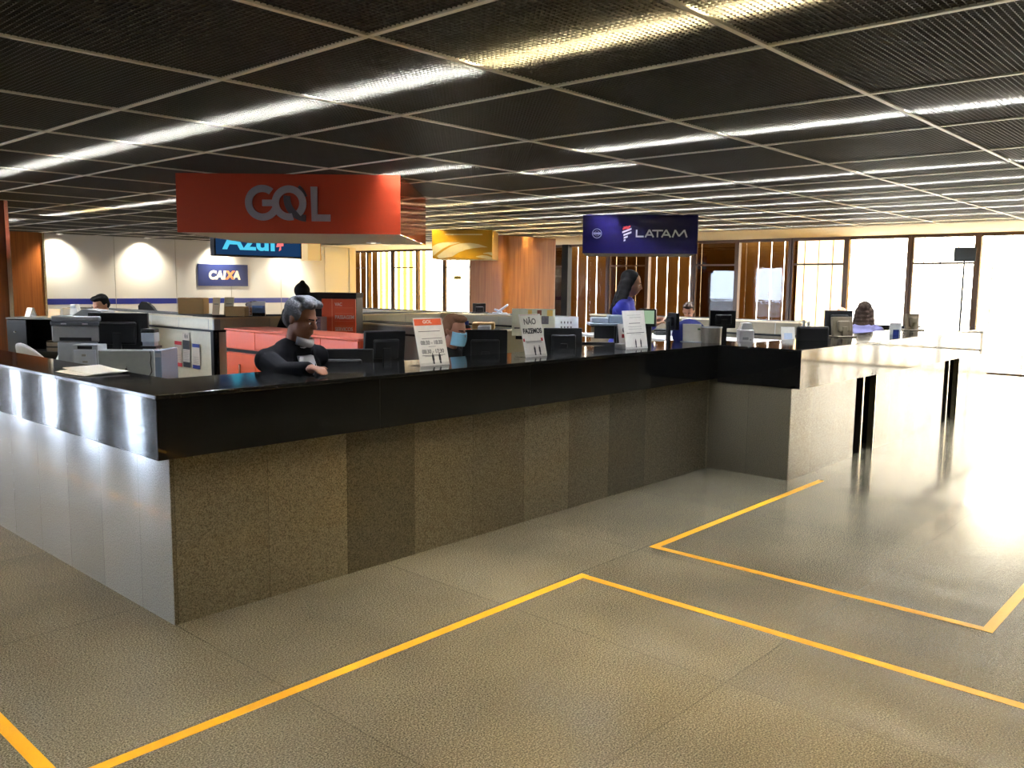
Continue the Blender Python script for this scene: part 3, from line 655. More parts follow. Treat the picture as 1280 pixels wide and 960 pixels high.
MB().cbox(-.05, .05, 0, .1, h-.1, h-.03, .006).build('terminal_body', M_lgrey, t); MB().cbox(-.06, .06, 0, .12, h-.15, h-.13, .004).cbox(-.05, .05, 0, .1, h-.03, h, .006).build('terminal_lid', M_blk, t)
MB().cbox(-.045, .045, .01, .09, 0, h-.1, .004).build('terminal_stand', M_lgrey, t)
# loose sheets on the left countertop
A = at_z(112, 471, ZT)
t = thing('loose_papers', 'few white sheets lying curled on the left countertop', 'papers', (1.87, 4.78, ZT), .12)
b = MB()
for k in range(3):
    n = 6; vs = []; 
    for i in range(n+1):
        u = i/n; z = .002+k*.003+.016*u*u*(1 if k == 2 else .3)
        vs += [(-.105+.02*k, -.15+.3*u, z), (.105+.02*k, -.15+.3*u, z+.003)]
    vs2 = [(x, y, z+.0015) for x, y, z in vs]; m_ = len(vs)
    fs = [(2*i, 2*i+1, 2*i+3, 2*i+2) for i in range(n)]; fs += [(m_+2*i+2, m_+2*i+3, m_+2*i+1, m_+2*i) for i in range(n)]
    fs += [(2*i+2, m_+2*i+2, m_+2*i, 2*i) for i in range(n)]+[(2*i+1, m_+2*i+1, m_+2*i+3, 2*i+3) for i in range(n)]+[(0, m_, m_+1, 1), (2*n+1, m_+2*n+1, m_+2*n, 2*n)]
    b.add(vs2 and vs+vs2, fs)
b.build('sheets', M_paper, t)
# white shell chairs
def shell_chair(label, loc, rz, group=None):
    t = thing('shell_chair', label, 'chair', loc, rz, group)
    b = MB(); n, m_ = 16, 10; vs = []
    for layer in (0, .012):
        for j in range(m_+1):
            v = j/m_
            for i in range(n+1):
                a = -1.25+2.5*i/n; hgt = .42+.36*math.cos(a*.9)*v if v > 0 else .42
                r = .21+.035*v-layer; vs.append((r*math.sin(a), r*math.cos(a)*.95, hgt))
    N = (n+1)*(m_+1)
    fs = [(j*(n+1)+i, j*(n+1)+i+1, (j+1)*(n+1)+i+1, (j+1)*(n+1)+i) for j in range(m_) for i in range(n)]
    fs += [tuple(N+q for q in reversed(f)) for f in fs]
    edge = [j*(n+1) for j in range(m_+1)]+[m_*(n+1)+i for i in range(1, n+1)]+[j*(n+1)+n for j in range(m_-1, -1, -1)]
    fs += [(edge[i], edge[i+1], N+edge[i+1], N+edge[i]) for i in range(len(edge)-1)]
    b.add(vs, fs); b.build('backrest', M_white, t, smooth=True)
    MB().ell((0, 0, .43), (.22, .22, .04)).build('seat', M_white, t, smooth=True)
    MB().cyl((0, 0, .08), (0, 0, .41), .025).build('pedestal', M_steel, t)
    for k in range(4):
        a = PI/4+k*PI/2; MB().cap((0, 0, .08), (.26*math.cos(a), .26*math.sin(a), .03), .016, .012, 8).build('leg', M_steel, t)
    return t
def chair_at(px, py, X, ztop_local, **k):
    p_ = at_x(px, py, X); return p_
p1 = at_d(57, 427, 7.6); shell_chair('white curved shell chair behind the left counter, left of the grey printer', (p1.x, p1.y, p1.z-.78), VIEW+2.6)
p1 = at_d(108, 430, 6.9); shell_chair('white round shell chair partly hidden by the white computer tower', (p1.x, p1.y, max(0, p1.z-.78)), VIEW+.7)

# grey cabinet on the far left with cards on it
c = at_z(42, 397, 1.15)
t = thing('office_cabinet', 'dark grey cabinet with an open shelf before the wood panels at far left', 'cabinet', (c.x, c.y, 0), VIEW)
wv = 66*(c-EYE).dot(Vector(CR[2]))/FOC; kx = wv/66
MB().cbox(-wv/2, -wv/2+.02, 0, .5, 0, 1.13, .003).cbox(wv/2-.02, wv/2+.03, 0, .5, 0, 1.13, .003).box(-wv/2, wv/2, .48, .5, 0, 1.13).box(-wv/2+.02, wv/2-.02, .02, .48, .72, .74).build('cabinet_body', M_blk2, t)
MB().cbox(-wv/2-.01, wv/2+.05, -.02, .52, 1.13, 1.15, .003).build('cabinet_top', mat('mid_grey_laminate', srgb(110, 108, 104), .4), t)
dr = MB().cbox(-wv/2, -wv/2+24*kx, -.02, 0, .3, 1.12, .004).build('door', mat('slate_laminate', srgb(48, 50, 54), .4), t)
MB().ell((-wv/2+.1, -.028, .98), (.012, .01, .012)).build('knob', M_steel, dr)
MB().box(-wv/2+.26, wv/2-.02, .05, .45, .0, .72).build('shelf_unit', M_blk2, t)
base = c; V = Vector((math.cos(VIEW), math.sin(VIEW), 0)); Fv = Vector((-math.sin(VIEW), math.cos(VIEW), 0))
for i in range(2):
    q = c+V*(20*kx)+Fv*.2
    tt = thing('file_box', ('lower' if i == 0 else 'upper')+' of two beige boxes stacked on the shelf of the dark cabinet', 'box', (q.x, q.y, .74+i*.065), VIEW, 'beige boxes in the dark cabinet')
    MB().cbox(-.11, .14, -.1, .15, 0, .062, .004).build('box_body', mat('taupe_card', srgb(110, 98, 82), .7), tt); MB().cbox(-.112, .142, -.104, -.1, .045, .06, .001).build('box_flap', M_blk2, tt)
def tent_card(label, px, py_bot, w, h, base, m=None, kx=kx, name='tent_card', z=1.15, slant=.35, off=.15):
    q = at_z(px, py_bot, z)+Fv*off; 
    t = thing(name, label, 'card', (q.x, q.y, z), VIEW)
    MB().extr([(-.012, h), (.012, h), (h*slant+.012, 0), (h*slant, 0)], -w/2, w/2, T=Matrix.Rotation(PI*.35, 4, 'Z')).extr([(-.012, h), (.012, h), (-h*slant, 0), (-h*slant-.012, 0)], -w/2, w/2, T=Matrix.Rotation(PI*.35, 4, 'Z')).build('folded_sheet', m or M_paper, t)
    return t
tent_card('small folded white tent card on the dark grey cabinet', 36, 396, .1, .11, c, off=.05)
q = at_z(67, 397, 1.15)
t = thing('upright_card', 'cream card leaning upright on the dark cabinet, left of the grey printer', 'card', (q.x, q.y, 1.15), VIEW); MB().cbox(-.07, .07, 0, .006, 0, .11, .001, T=Matrix.Rotation(-.3, 4, 'X')).build('card_sheet', M_paperc, t); MB().box(-.05, .05, .0, .05, 0, .004).build('card_foot', M_paperc, t)
t, w, h, hh = dev('receipt_printer', 'small white receipt printer standing behind the grey printer', 'printer', 88, 98, 377, 392, 8.0, zb=1.15)
p_ = at_z(92, 394, 1.15); t.location = (p_.x, p_.y, 1.15)
MB().extr([(-.05, 0), (.06, 0), (.03, .14), (-.035, .14)], 0, .1).build('printer_body', M_white, t); MB().cbox(-.036, .026, -.006, 0, .09, .125, .003).build('paper_roll_lid', M_lgrey, t)

# ---------------- white counters in the back, with sticker panels
ZP = 1.2
def partition(label, x0, y0, x1, y1, th=.5, ztop=ZP, rail=.14, posts=(), m=M_cream, name='service_desk_partition'):
    L = math.hypot(x1-x0, y1-y0); a = math.atan2(y1-y0, x1-x0)
    t = thing(name, label, 'partition', (x0, y0, 0), a)
    MB().cbox(0, L, .01, .04, 0, ztop-rail-.025, .003).build('lower_panel', m, t)
    MB().cbox(0, L, -.01, .05, ztop-rail, ztop-.02, .004).build('upper_rail', m, t)
    MB().box(0, L, .0, .045, ztop-rail-.025, ztop-rail).build('dark_reveal', M_blk, t)
    MB().cbox(-.01, L+.01, -.02, th, ztop-.02, ztop, .004).build('ledge', mat('pale_edge', srgb(220, 205, 170), .3), t)
    MB().box(0, L, .05, th-.02, ztop-.0, ztop+.004).build('dark_worktop', M_blk2, t)
    for q in posts: MB().cbox(q*L-.03, q*L+.03, -.012, .06, 0, ztop-rail, .003).build('post', M_blk, t)
    j_ = MB()
    for k in range(1, int(L/.7)+1): j_.box(k*.7-.003, k*.7+.003, -.012, -.009, ztop-rail, ztop-.02)
    if L > .7: j_.build('rail_joint', M_grey, t)
    return t
CX, CY = 4.85, 8.9
tL = partition('cream partition desk with three printed stickers, its face turned to the left', CX, 13.2, CX, CY, posts=(1-.03/4.3,))
tR = partition('cream partition desk behind the orange cabinet', CX+.002, CY-.002, 8.3, CY-.002)
MB().cbox(-.02, .06, -.03, .0, ZP-.14, ZP-.021, .004).build('corner_cap', M_grey, tR)
# stickers on the left face (local x runs from the far end to the corner)
L = 4.3
for i, (pa, pb, pt, pbm, mt, label) in enumerate([(218, 226.5, 426.5, 458, M_red, 'narrow printed sticker with red ends, leftmost of three on the cream partition'), (228, 236.5, 416, 459, M_ink, 'narrow printed sticker with black ends, middle of three on the cream partition'), (240, 249, 430, 461, M_blue, 'narrow printed sticker with blue ends, rightmost of three on the cream partition')]):
    a, b_ = at_x(pa, (pt+pbm)/2, CX-.012), at_x(pb, (pt+pbm)/2, CX-.012)
    zt, zb = at_x((pa+pb)/2, pt, CX-.012).z, at_x((pa+pb)/2, pbm, CX-.012).z
    w = abs(a.y-b_.y); yc = (a.y+b_.y)/2
    t = thing('wall_sticker', label, 'sticker', (CX-.004, yc, zb), -PI/2, 'stickers on the cream partition'); H_ = zt-zb
    MB().box(-w/2, w/2, 0, .003, 0, H_).build('sticker_sheet', mat('pale_print', srgb(190, 178, 165), .6), t)
    MB().box(-w/2, w/2, -.002, 0, 0, H_*.15).build('coloured_footer', mt, t); b = MB()
    if i == 1: b.box(-w/2, w/2, -.002, 0, H_*.52, H_*.78).ell((-.02, -.002, H_*.9), (.012, .001, .03)).ell((.03, -.002, H_*.89), (.012, .001, .025))
    else: b.box(-w/2, w/2, -.002, 0, H_*.86, H_)
    b.build('coloured_heading', mt, t)
    b = MB()
    for k in range(6): b.box(-w*.35, w*.35, -.0015, 0, H_*(.22+k*.05), H_*(.228+k*.05))
    b.build('small_print', M_ink2, t)
# things on the ledge
def onledge(px, py, z=ZP): return at_z(px, py, z)
def cardbox(label, px0, px1, py0, py1, rz=VIEW, dp=.2):
    c = onledge((px0+px1)/2, py1); dep = (c-EYE).dot(Vector(CR[2])); w = (px1-px0)*dep/FOC; h = (py1-py0)*dep/FOC
    c = c+Fv*.04
    t = thing('cardboard_box', label, 'box', (c.x, c.y, ZP+.004), rz)
    MB().cbox(-w/2, w/2, 0, dp, 0, h, .004).build('box_body', M_card, t); MB().box(-w/2+.01, w/2-.01, -.001, dp+.001, h-.003, h+.001).build('box_flap', mat('cardboard_dark', srgb(140, 105, 60), .8), t)
    return t
cardbox('larger brown cardboard box on the cream partition, below the CAIXA sign', 221, 253, 373, 393)
cardbox('smaller brown cardboard box on the cream partition, right of the folded sheets', 280, 305, 384, 396, dp=.15)
def standsheet(label, px0, px1, py0, py1, m=M_paperc, lean=.25, z=ZP, name='standing_sheet'):
    c = at_z((px0+px1)/2, py1+3, z)+Fv*.3; dep = (c-EYE).dot(Vector(CR[2])); w = (px1-px0)*dep/FOC; h = (py1-py0)*dep/FOC
    t = thing(name, label, 'paper', (c.x, c.y, z+.004), VIEW); MB().cbox(-w/2, w/2, 0, .006, 0, h, .001, T=Matrix.Rotation(-lean, 4, 'X')).build('sheet', m, t)
    MB().box(-w/3, w/3, 0, .07, 0, .004).build('sheet_foot', m, t)
    MB().box(-w*.3, w*.3, -.001, 0, h*.6, h*.64, T=Matrix.Rotation(-lean, 4, 'X')).build('printed_line', M_ink2, t); return t
standsheet('plain cream sheet standing beside the larger cardboard box', 254, 263, 370, 392)
standsheet('pale folded sheet standing between the two cardboard boxes', 269, 281, 369.5, 392, mat('beige_paper', srgb(205, 190, 160), .7))
c = onledge(317, 396)+Fv*.2
t = thing('framed_picture', 'blue and white printed picture standing on the cream partition, beside the suited man', 'picture', (c.x, c.y, ZP+.004), VIEW)
MB().cbox(-.08, .08, 0, .01, .0, .17, .002).build('picture_frame', M_white, t); MB().box(-.075, .075, -.002, 0, .03, .12).build('picture_sheet', mat('sky_print', srgb(110, 150, 205), .5, vary=.4, scale=18), t)
MB().box(-.075, .075, -.0025, 0, .0, .035).build('picture_caption', M_blk2, t); 
c = onledge(303.5, 396)+Fv*.25
t = thing('round_badge_card', 'small grey and white round card above the smaller cardboard box', 'card', (c.x, c.y, ZP+.004), VIEW)
MB().cyl((0, 0, .13), (0, .01, .13), .035, n=20).cyl((0, .005, 0), (0, .005, .12), .004, n=6).build('card_disc', mat('mottled', srgb(170, 160, 160), .6, vary=.5, scale=60), t)
MB().box(-.03, .03, -.03, .04, 0, .006).build('card_foot', M_grey, t)

# ---------------- orange cabinet, face turned to -X
XO = at_z(282, 410, 1.12).x
ya, yb = at_z(282, 410, 1.12).y, at_x(447.5, 424, XO).y
t = thing('orange_cabinet', 'low bright orange cabinet behind the man in the dark suit', 'cabinet', (XO, yb, 0), 0); Lc = ya-yb
MB().cbox(.02, .5, 0, Lc, 0, 1.1, .006).build('cabinet_body', M_orange, t)
MB().cbox(-.01, .52, -.02, Lc+.02, 1.1, 1.12, .008).build('cabinet_top', mat('salmon_laminate', srgb(236, 120, 96), .4), t)
nd_ = 4
for k in range(nd_):
    y0_, y1_ = k*Lc/nd_+.004, (k+1)*Lc/nd_-.004
    MB().cbox(.0, .02, y0_, y1_, .92, 1.095, .004).build('drawer', M_orange, t)
    d_ = MB().cbox(.0, .02, y0_, y1_, .05, .87, .004).build('door', M_orange, t)
    MB().cbox(-.02, .0, (y0_+y1_)/2-.008, (y0_+y1_)/2+.008, .62, .76, .004).build('handle', M_steel, d_)
MB().box(.005, .03, 0, Lc, .88, .91).build('dark_groove', M_blk2, t)

# ---------------- black kiosk with orange printed panel, boxes beside it
dep = 9.3
cK = at_d(416, 366, dep); z0 = 0
t = thing('self_service_kiosk', 'black kiosk with an orange printed front panel, beside the suited man', 'kiosk', (cK.x, cK.y, 0), VIEW); kk = dep/FOC
MB().cbox(-30*kk, 29.5*kk, 0, .4, 0, cK.z, .006).build('kiosk_body', M_blk, t)
MB().cbox(-31*kk, 30*kk, -.03, .42, cK.z-.055, cK.z, .006).build('kiosk_top', M_blk2, t)
MB().cbox(-13.5*kk, 29*kk, -.03, 0, .3, cK.z-.065, .005).build('orange_panel', M_orange2, t)
b = MB().box(-1*kk, 0, -.032, -.03, .3, cK.z-.066)
for v in (.16, .22, .305, .36, .41): b.box(3*kk, 26*kk, -.0312, -.03, cK.z-v-.003, cK.z-v)
b.build('panel_lines', mat('light_orange', srgb(240, 150, 110), .5), t)
for s_, v, sz in (('VAC', .125, .05), ('PASSAGEM', .265, .055), ('SERVIÇOS', .395, .055)): text('lettering', s_, sz, M_paper, t, TR(3*kk, -.032, cK.z-v), align='LEFT', ext=.0005, bold=.001, sx=.8)
p_ = at_d(449.5, 374, dep+.8)
tt = thing('wall_lamp', 'small glowing cream lamp shade at the right edge of the kiosk', 'lamp', (p_.x, p_.y+.1, 0), VIEW)
MB().ell((0, 0, p_.z), (.03, .03, .055)).build('lamp_shade', mat('lit_shade', srgb(255, 225, 160), .5, emit=srgb(255, 210, 130), es=.9), tt, smooth=True); MB().cyl((0, 0, .0), (0, 0, p_.z-.04), .012).cyl((0, 0, 0), (0, 0, .02), .08).build('lamp_pole', M_blk, tt)
def blk(name, label, cat, px0, px1, py0, py1, dep, m, zb=0, dpt=.3, detail=None, c=.006):
    p_ = at_d((px0+px1)/2, py0, dep); w = (px1-px0)*dep/FOC
    t = thing(name, label, cat, (p_.x, p_.y, zb), VIEW); zt = p_.z-zb; zlo = zt-(py1-py0)*dep/FOC
    MB().cbox(-w/2, w/2, 0, dpt, max(0, zlo), zt, c).build(name+'_body', m, t)
    if zlo > .01 and zb < .1: MB().cbox(-w/2+.01, w/2-.01, .01, dpt-.01, 0, zlo, .004).build('plinth', M_blk2, t)
    if detail: detail(t, w, zlo, zt)
    return t
def lines3(t, w, z0, z1): MB().box(-w/2+.005, w/2-.005, -.003, 0, z0+(z1-z0)*.3, z0+(z1-z0)*.32).box(-w/2+.005, w/2-.005, -.003, 0, z0+(z1-z0)*.65, z0+(z1-z0)*.67).build('seam', M_blk2, t)
blk('filing_box', 'grey stacked document tray left of the black kiosk', 'box', 366, 386, 371, 396, 9.3, mat('warm_grey', srgb(120, 116, 118), .5), detail=lines3)
blk('white_case', 'white plastic case between the suited man and the kiosk', 'box', 371, 388, 397, 420, 9.0, M_lgrey, detail=lines3)
blk('mauve_case', 'dull mauve box against the left side of the kiosk', 'box', 387, 401, 397, 416, 8.95, mat('mauve', srgb(122, 104, 116), .5), detail=lines3)

# ---------------- back partitions toward the windows
partition('cream partition desk below the bright far windows', 8.35, 11.3, 8.35, 6.9, rail=.13)
partition('second long cream partition, nearer, seen left of the notice with the orange header', 6.55, 8.8, 6.55, 6.3, ztop=1.12, rail=.1, m=mat('grey_laminate', srgb(150, 148, 140), .5))
partition('grey beige partition desk in front of the amber windows', 9.85, 7.4, 9.85, 4.3, th=.25, ztop=1.2, rail=.16, m=mat('beige_grey_laminate', srgb(128, 118, 98), .5))
desk('white topped desk in front of the beige partition, under the dark blue sign', 8.75, 9.75, 4.3, 6.9, .98, m=M_white)
# items along there
q = at_x(616, 390, 8.25)
def on_part(px, py, X, z):  # point on a ledge at plane z under pixel
    return at_z(px, py, z)
mon_px('small dark monitor on the far partition, left of the wood-clad column base', 591, 607, 379, 397, X=8.6, zb=1.204, rz=VIEW+.2)
c = at_z(618, 394, 1.204)
t = thing('desk_phone_stand', 'beige tangled handset and paper holder on the far partition', 'telephone', (c.x+.1, c.y, 1.204), VIEW)
MB().cbox(-.1, .1, 0, .14, 0, .03, .008).build('phone_base', M_lgrey, t); MB().cap((-.02, .05, .04), (.1, .05, .13), .018, .014, 8).cap((.02, .05, .04), (-.06, .05, .07), .016, .014, 8).build('handset', M_lgrey, t)
MB().cbox(-.16, .14, -.04, -.02, 0, .02, .003).build('paper_slip', M_paper, t)
mid = [('desk_tray', 'cream letter tray left of a small blue bottle, in the middle of the office', 'tray', 566, 579, 405, 413, 6.7, M_paperc),
       ('paper_stack', 'stack of pale papers and envelopes behind the black middle monitor', 'papers', 597, 613, 408, 414, 6.6, M_lgrey),
       ('file_tray', 'tan file tray beneath the beige handset', 'tray', 590, 618, 404, 412, 7.2, M_card)]
for nm, lb, ct_, a, b_, c_, d_, dp_, m_ in mid: blk(nm, lb, ct_, a, b_, c_, d_, dp_, m_, detail=lines3)
p_ = at_d(583, 401, 6.7)
t = thing('blue_cap_bottle', 'small dark bottle with a blue cap and orange label, right of the blue face mask', 'bottle', (p_.x, p_.y, 0), VIEW)
MB().lathe([(0, 0), (.06, 0), (.06, p_.z-.14), (.032, p_.z-.14), (.034, p_.z-.04), (.015, p_.z-.03), (.0, p_.z-.03)], 16).build('bottle_body', M_blk2, t, smooth=False); MB().cyl((0, 0, p_.z-.03), (0, 0, p_.z), .02).build('bottle_cap', M_blue, t)
MB().lathe([(.036, p_.z-.12), (.0361, p_.z-.06)], 16).build('bottle_label', M_orange2, t)

# posters / boards behind the middle notice
dep = 7.3; pa = at_d(667, 386, dep); kk = dep/FOC
t = thing('notice_board', 'pale cream board with coloured photo prints, standing behind the middle notice', 'notice board', (pa.x, pa.y, 0), VIEW)
z0b = pa.z-34*kk
MB().cbox(-27*kk, 27*kk, 0, .012, z0b, pa.z, .002).build('board', mat('pale_board', srgb(225, 220, 195), .6), t)
pm_ = [mat('yellow_print', srgb(245, 205, 110), .6), mat('brown_print', srgb(140, 80, 55), .6), mat('grey_photo', srgb(100, 92, 95), .6, vary=.6, scale=60)]
for x0_, x1_, z0_, z1_, i_ in ((-7, -2, 10, 1.5, 0), (4.5, 10, 8, 1.5, 1), (10, 19, 19, 9, 2), (17, 24, 8.9, 1.5, 0), (-24, -17, 25, 23.5, 2)): MB().box(x0_*kk, x1_*kk, -.003, 0, pa.z-z0_*kk, pa.z-z1_*kk).build('photo_print', pm_[i_], t)
MB().box(-22*kk, 22*kk, .012, .2, z0b-.03, z0b).cbox(-.02, .02, .05, .1, 0, z0b, .003).build('board_stand', M_blk, t)
dep = 7.7; pa = at_d(707, 396, dep); kk = dep/FOC
t = thing('white_tent_sign', 'white folded tent sign with small pictures, behind the ridged black monitor', 'sign', (pa.x, pa.y, 0), VIEW); zz = pa.z
MB().cbox(-16*kk, 16*kk, 0, .004, zz-.19, zz, .001, T=TR(0, 0, zz) @ Matrix.Rotation(-.3, 4, 'X') @ TR(0, 0, -zz)).cbox(-16*kk, 16*kk, 0, .004, zz-.19, zz, .001, T=TR(0, 0, zz) @ Matrix.Rotation(.3, 4, 'X') @ TR(0, 0, -zz)).build('folded_card', M_white, t)
for k in range(4): MB().box((-6+k*4)*kk, (-4.6+k*4)*kk, -.022, -.018, zz-.06, zz-.04).box((-6.2+k*4)*kk, (-4.4+k*4)*kk, -.035, -.028, zz-.12, zz-.085).build('small_figure', M_ink2, t)
MB().cbox(-18*kk, 18*kk, -.1, .12, zz-.2, zz-.185, .003).cbox(-.03, .03, 0, .04, 0, zz-.2, .003).build('sign_stand', M_blk, t)
# console desk with white equipment in front of the woman
dep = 8.0; kk = dep/FOC
p_ = at_d(760, 404, dep)
t = thing('equipment_desk', 'black metal raised desk in front of the standing woman', 'desk', (p_.x, p_.y, 0), VIEW)
zt = p_.z
MB().cbox(-24*kk, 40*kk, -.1, .3, zt-.02, zt-.0, .003).build('desk_top', mat('blue_grey_top', srgb(120, 130, 145), .4), t)
MB().box(-18*kk, 18*kk, -.08, -.06, zt-.14, zt-.02).build('apron', M_blk, t)
MB().cbox(-38*kk, 60*kk, -.15, -.1, zt-.20, zt-.17, .003).build('lower_rail', M_blk, t)
for x in (8*kk, 16*kk, -36*kk, 50*kk): MB().box(x-.012, x+.012, -.13, -.105, 0, zt-.02 if 0 < x < 20*kk else zt-.17).build('leg', M_blk, t)
t = thing('flatbed_scanner', 'pale grey flat device on the raised black desk', 'scanner', (p_.x, p_.y, zt), VIEW)
MB().cbox(-20*kk, 3*kk, 0, .2, 0, .05, .008).build('scanner_base', M_lgrey, t); MB().cbox(0, 22*kk, -.04, .16, .0, .075, .01).build('scanner_lid', mat('blue_grey_plastic2', srgb(135, 148, 165), .4), t)
p_ = at_d(791, 402, 7.3)
blk('black_cabinet', 'narrow black cabinet left of the rightmost leaning notice', 'cabinet', 772, 782, 407, 436, 7.8, M_blk, detail=lines3)
mon_px('monitor with a pale green lit screen, right of the standing woman', 800, 820, 386, 408, dep=7.7, rz=VIEW-.45, zb=.98, seen='front', screen=emis('green_screen', srgb(170, 200, 165), .75))
c = at_d(841, 400, 7.6)
mon_px('thin monitor seen edge on, right of the pale green screen', 838, 846, 391, 412, dep=7.7, rz=VIEW-1.35, zb=.98)
desk('low dark desk behind the corner of the counter, under the green screen', 7.5, 8.6, 4.3, 5.0, .98, m=mat('black_laminate', srgb(40, 38, 36), .4), name='office_desk')
# clutter on it
c = at_z(829, 419, .98)
t = thing('desk_telephone', 'black and white telephone with tangled cord on the dark desk', 'telephone', (c.x, c.y, .98), VIEW)
MB().cbox(-.1, .08, 0, .16, 0, .045, .01).build('phone_base', M_blk, t); MB().cap((-.09, .08, .06), (.05, .08, .06), .018, .018, 8).build('handset', M_blk, t); MB().tube([(.08+.015*math.sin(i*1.3), .05+.01*math.cos(i*1.3), .01+.004*(i % 3)) for i in range(14)], .005).build('cord', M_lgrey, t)
c = at_z(837, 420, .98)
t = thing('glass_bowl', 'small round glass ornament beside the telephone', 'ornament', (c.x+.02, c.y, .98), VIEW); MB().lathe([(0, 0), (.03, .0), (.045, .03), (.04, .06), (.025, .07)], 16).build('bowl', mat('frosted_glass', srgb(190, 195, 200), .2), t, smooth=True); MB().ell((0, 0, .05), (.02, .02, .02)).build('bowl_content', M_white, t, smooth=True)
# blue office chair, grey back panel, rounded grey chair
c = at_d(862, 400, 7.9)
t = thing('office_chair', 'blue rounded office chair behind the light grey panel', 'chair', (c.x, c.y, 0), VIEW)
MB().ell((0, 0, c.z-.13), (.16, .05, .14)).build('backrest', mat('blue_fabric', srgb(28, 36, 110), .8, bump=.3, scale=200), t, smooth=True)
MB().cbox(-.22, .22, -.02, .4, .5, .58, .03).build('seat', mat('blue_fabric', srgb(28, 36, 110), .8), t); MB().cyl((0, .2, .1), (0, .2, .5), .03).box(-.03, .03, .02, .06, .5, c.z-.2).build('chair_post', M_blk, t)
for k in range(5): a = 2*PI*k/5; MB().cap((0, .2, .1), (.28*math.cos(a), .2+.28*math.sin(a), .04), .02, .02, 8).build('leg', M_blk, t)
A = at_z(852, 428, ZT)
c = at_z(865, 427.5, ZT)
t = thing('display_board', 'light grey rectangular panel standing on the counter near its inner corner', 'panel', (c.x, c.y, ZT), VIEW)
MB().cbox(-.085, .085, 0, .008, 0, .165, .003, T=Matrix.Rotation(-.1, 4, 'X')).build('panel_sheet', mat('grey_card', srgb(178, 172, 160), .5), t); MB().cbox(-.1, .09, -.02, .05, 0, .006, .002).build('panel_foot', M_lgrey, t)
MB().box(.05, .075, -.004, -.001, .11, .125, T=Matrix.Rotation(-.1, 4, 'X')).build('panel_mark', mat('green_sign', srgb(60, 90, 50), .5), t)
c = at_d(889, 428, 7.75)
t = thing('waste_bin', 'grey round open-topped bin standing behind the inner corner of the counter', 'bin', (c.x, c.y, .62), VIEW)
zt = at_d(889, 409, 7.75).z-.62
MB().lathe([(.0, 0), (.08, 0), (.09, zt), (.084, zt), (.075, .01), (0, .01)], 24).build('bin_body', mat('bin_grey', srgb(120, 112, 100), .4), t, smooth=False); MB().lathe([(.088, zt-.004), (.095, zt-.004), (.095, zt+.006), (.088, zt+.006), (.088, zt-.004)], 24).build('bin_rim', M_lgrey, t)
st = MB().cbox(-.1, .1, -.1, .1, -.62, 0, .004).build('bin_stand', M_blk2, t)
mon_px('dark monitor seen from behind in front of the amber windows', 887, 920, 388, 410, dep=8.6, rz=VIEW+.1, zb=.98)
c = at_z(934, 416, .98)
def small_px(name, label, cat, px0, px1, py0, py1, dep, zb, fn, rz=VIEW):
    p_ = at_d((px0+px1)/2, py1, dep); k_ = dep/FOC; t = thing(name, label, cat, (p_.x, p_.y, zb), rz); fn(t, (px1-px0)*k_, at_d((px0+px1)/2, py0, dep).z-zb); return t
def lp(t, w, h):
    MB().cbox(-w/2, w/2, 0, .14, 0, h*.75, .012).build('printer_body', M_white, t); MB().extr([(-w/2+.01, h*.75), (w/2-.01, h*.75), (w/2-.03, h), (-w/2+.03, h)], .01, .12).build('printer_lid', M_white, t); MB().box(-w*.3, w*.1, -.003, 0, h*.35, h*.45).cyl((w*.25, -.004, h*.35), (w*.25, 0, h*.35), .008).build('paper_slot', M_grey, t)
small_px('label_printer', 'small white label printer on the white desk, right of the dark monitor', 'printer', 925, 943, 404, 417, 8.7, .98, lp)
def ac(t, w, h): MB().cbox(-w/2, w/2, 0, .008, 0, h, .002, T=Matrix.Rotation(-.25, 4, 'X')).build('card_sheet', M_paper, t); MB().box(-w*.4, w*.4, 0, .07, 0, .004).build('card_foot', M_white, t); MB().box(-w*.3, w*.3, -.001, 0, h*.4, h*.7, T=Matrix.Rotation(-.25, 4, 'X')).build('printed_block', mat('pale_blue_print', srgb(190, 205, 225), .6), t)
small_px('upright_card', 'white card leaning on the white desk, left of the clear bottles', 'card', 978, 995, 408, 418, 8.9, .98, ac)
def lb(t, w, h): MB().cbox(-w/2, w/2, 0, .004, 0, h, .001).build('card_sheet', M_paper, t); MB().box(-w*.3, w*.2, -.001, 0, h*.3, h*.6).build('printed_block', M_ink2, t)
small_px('name_card', 'small white card taped to the beige partition below the bowed man', 'card', 852, 864, 398, 401.5, 9.5, 1.06, lb)
def paperb(t, w, h): MB().cbox(-w/2, w/2, 0, .16, 0, .006, .002).build('folder', mat('bright_blue', srgb(70, 120, 200), .5), t); MB().box(-w*.3, w*.3, .02, .13, .006, .008).build('folder_label', M_lgrey, t)
small_px('blue_folder', 'bright blue folder lying on the white desk beside the dark monitor', 'folder', 905, 922, 414, 418, 8.6, .98, paperb)
M_btl = mat('clear_bottle', srgb(175, 180, 190), .15)
for i, px in enumerate((1004, 1010)):
    c = at_d(px, 419, 8.5)
    t = thing('water_bottle', ('left' if i == 0 else 'right')+' one of two clear bottles at the end of the white desk', 'bottle', (c.x, c.y, .98), 0, 'clear bottles on the white desk')
    h = at_d(px, 400+i*2, 8.5).z-.98
    MB().lathe([(0, 0), (.028, 0), (.03, .01), (.03, h*.7), (.014, h*.86), (.012, h*.9), (0, h*.9)], 16).build('bottle_body', M_btl, t, smooth=True); MB().cyl((0, 0, h*.9), (0, 0, h), .014).build('bottle_cap', M_white, t)
c = at_d(1018, 408, 8.2)
t = thing('office_chair', 'dark low-backed office chair at the end of the white desk', 'chair', (c.x, c.y, 0), VIEW+.2)
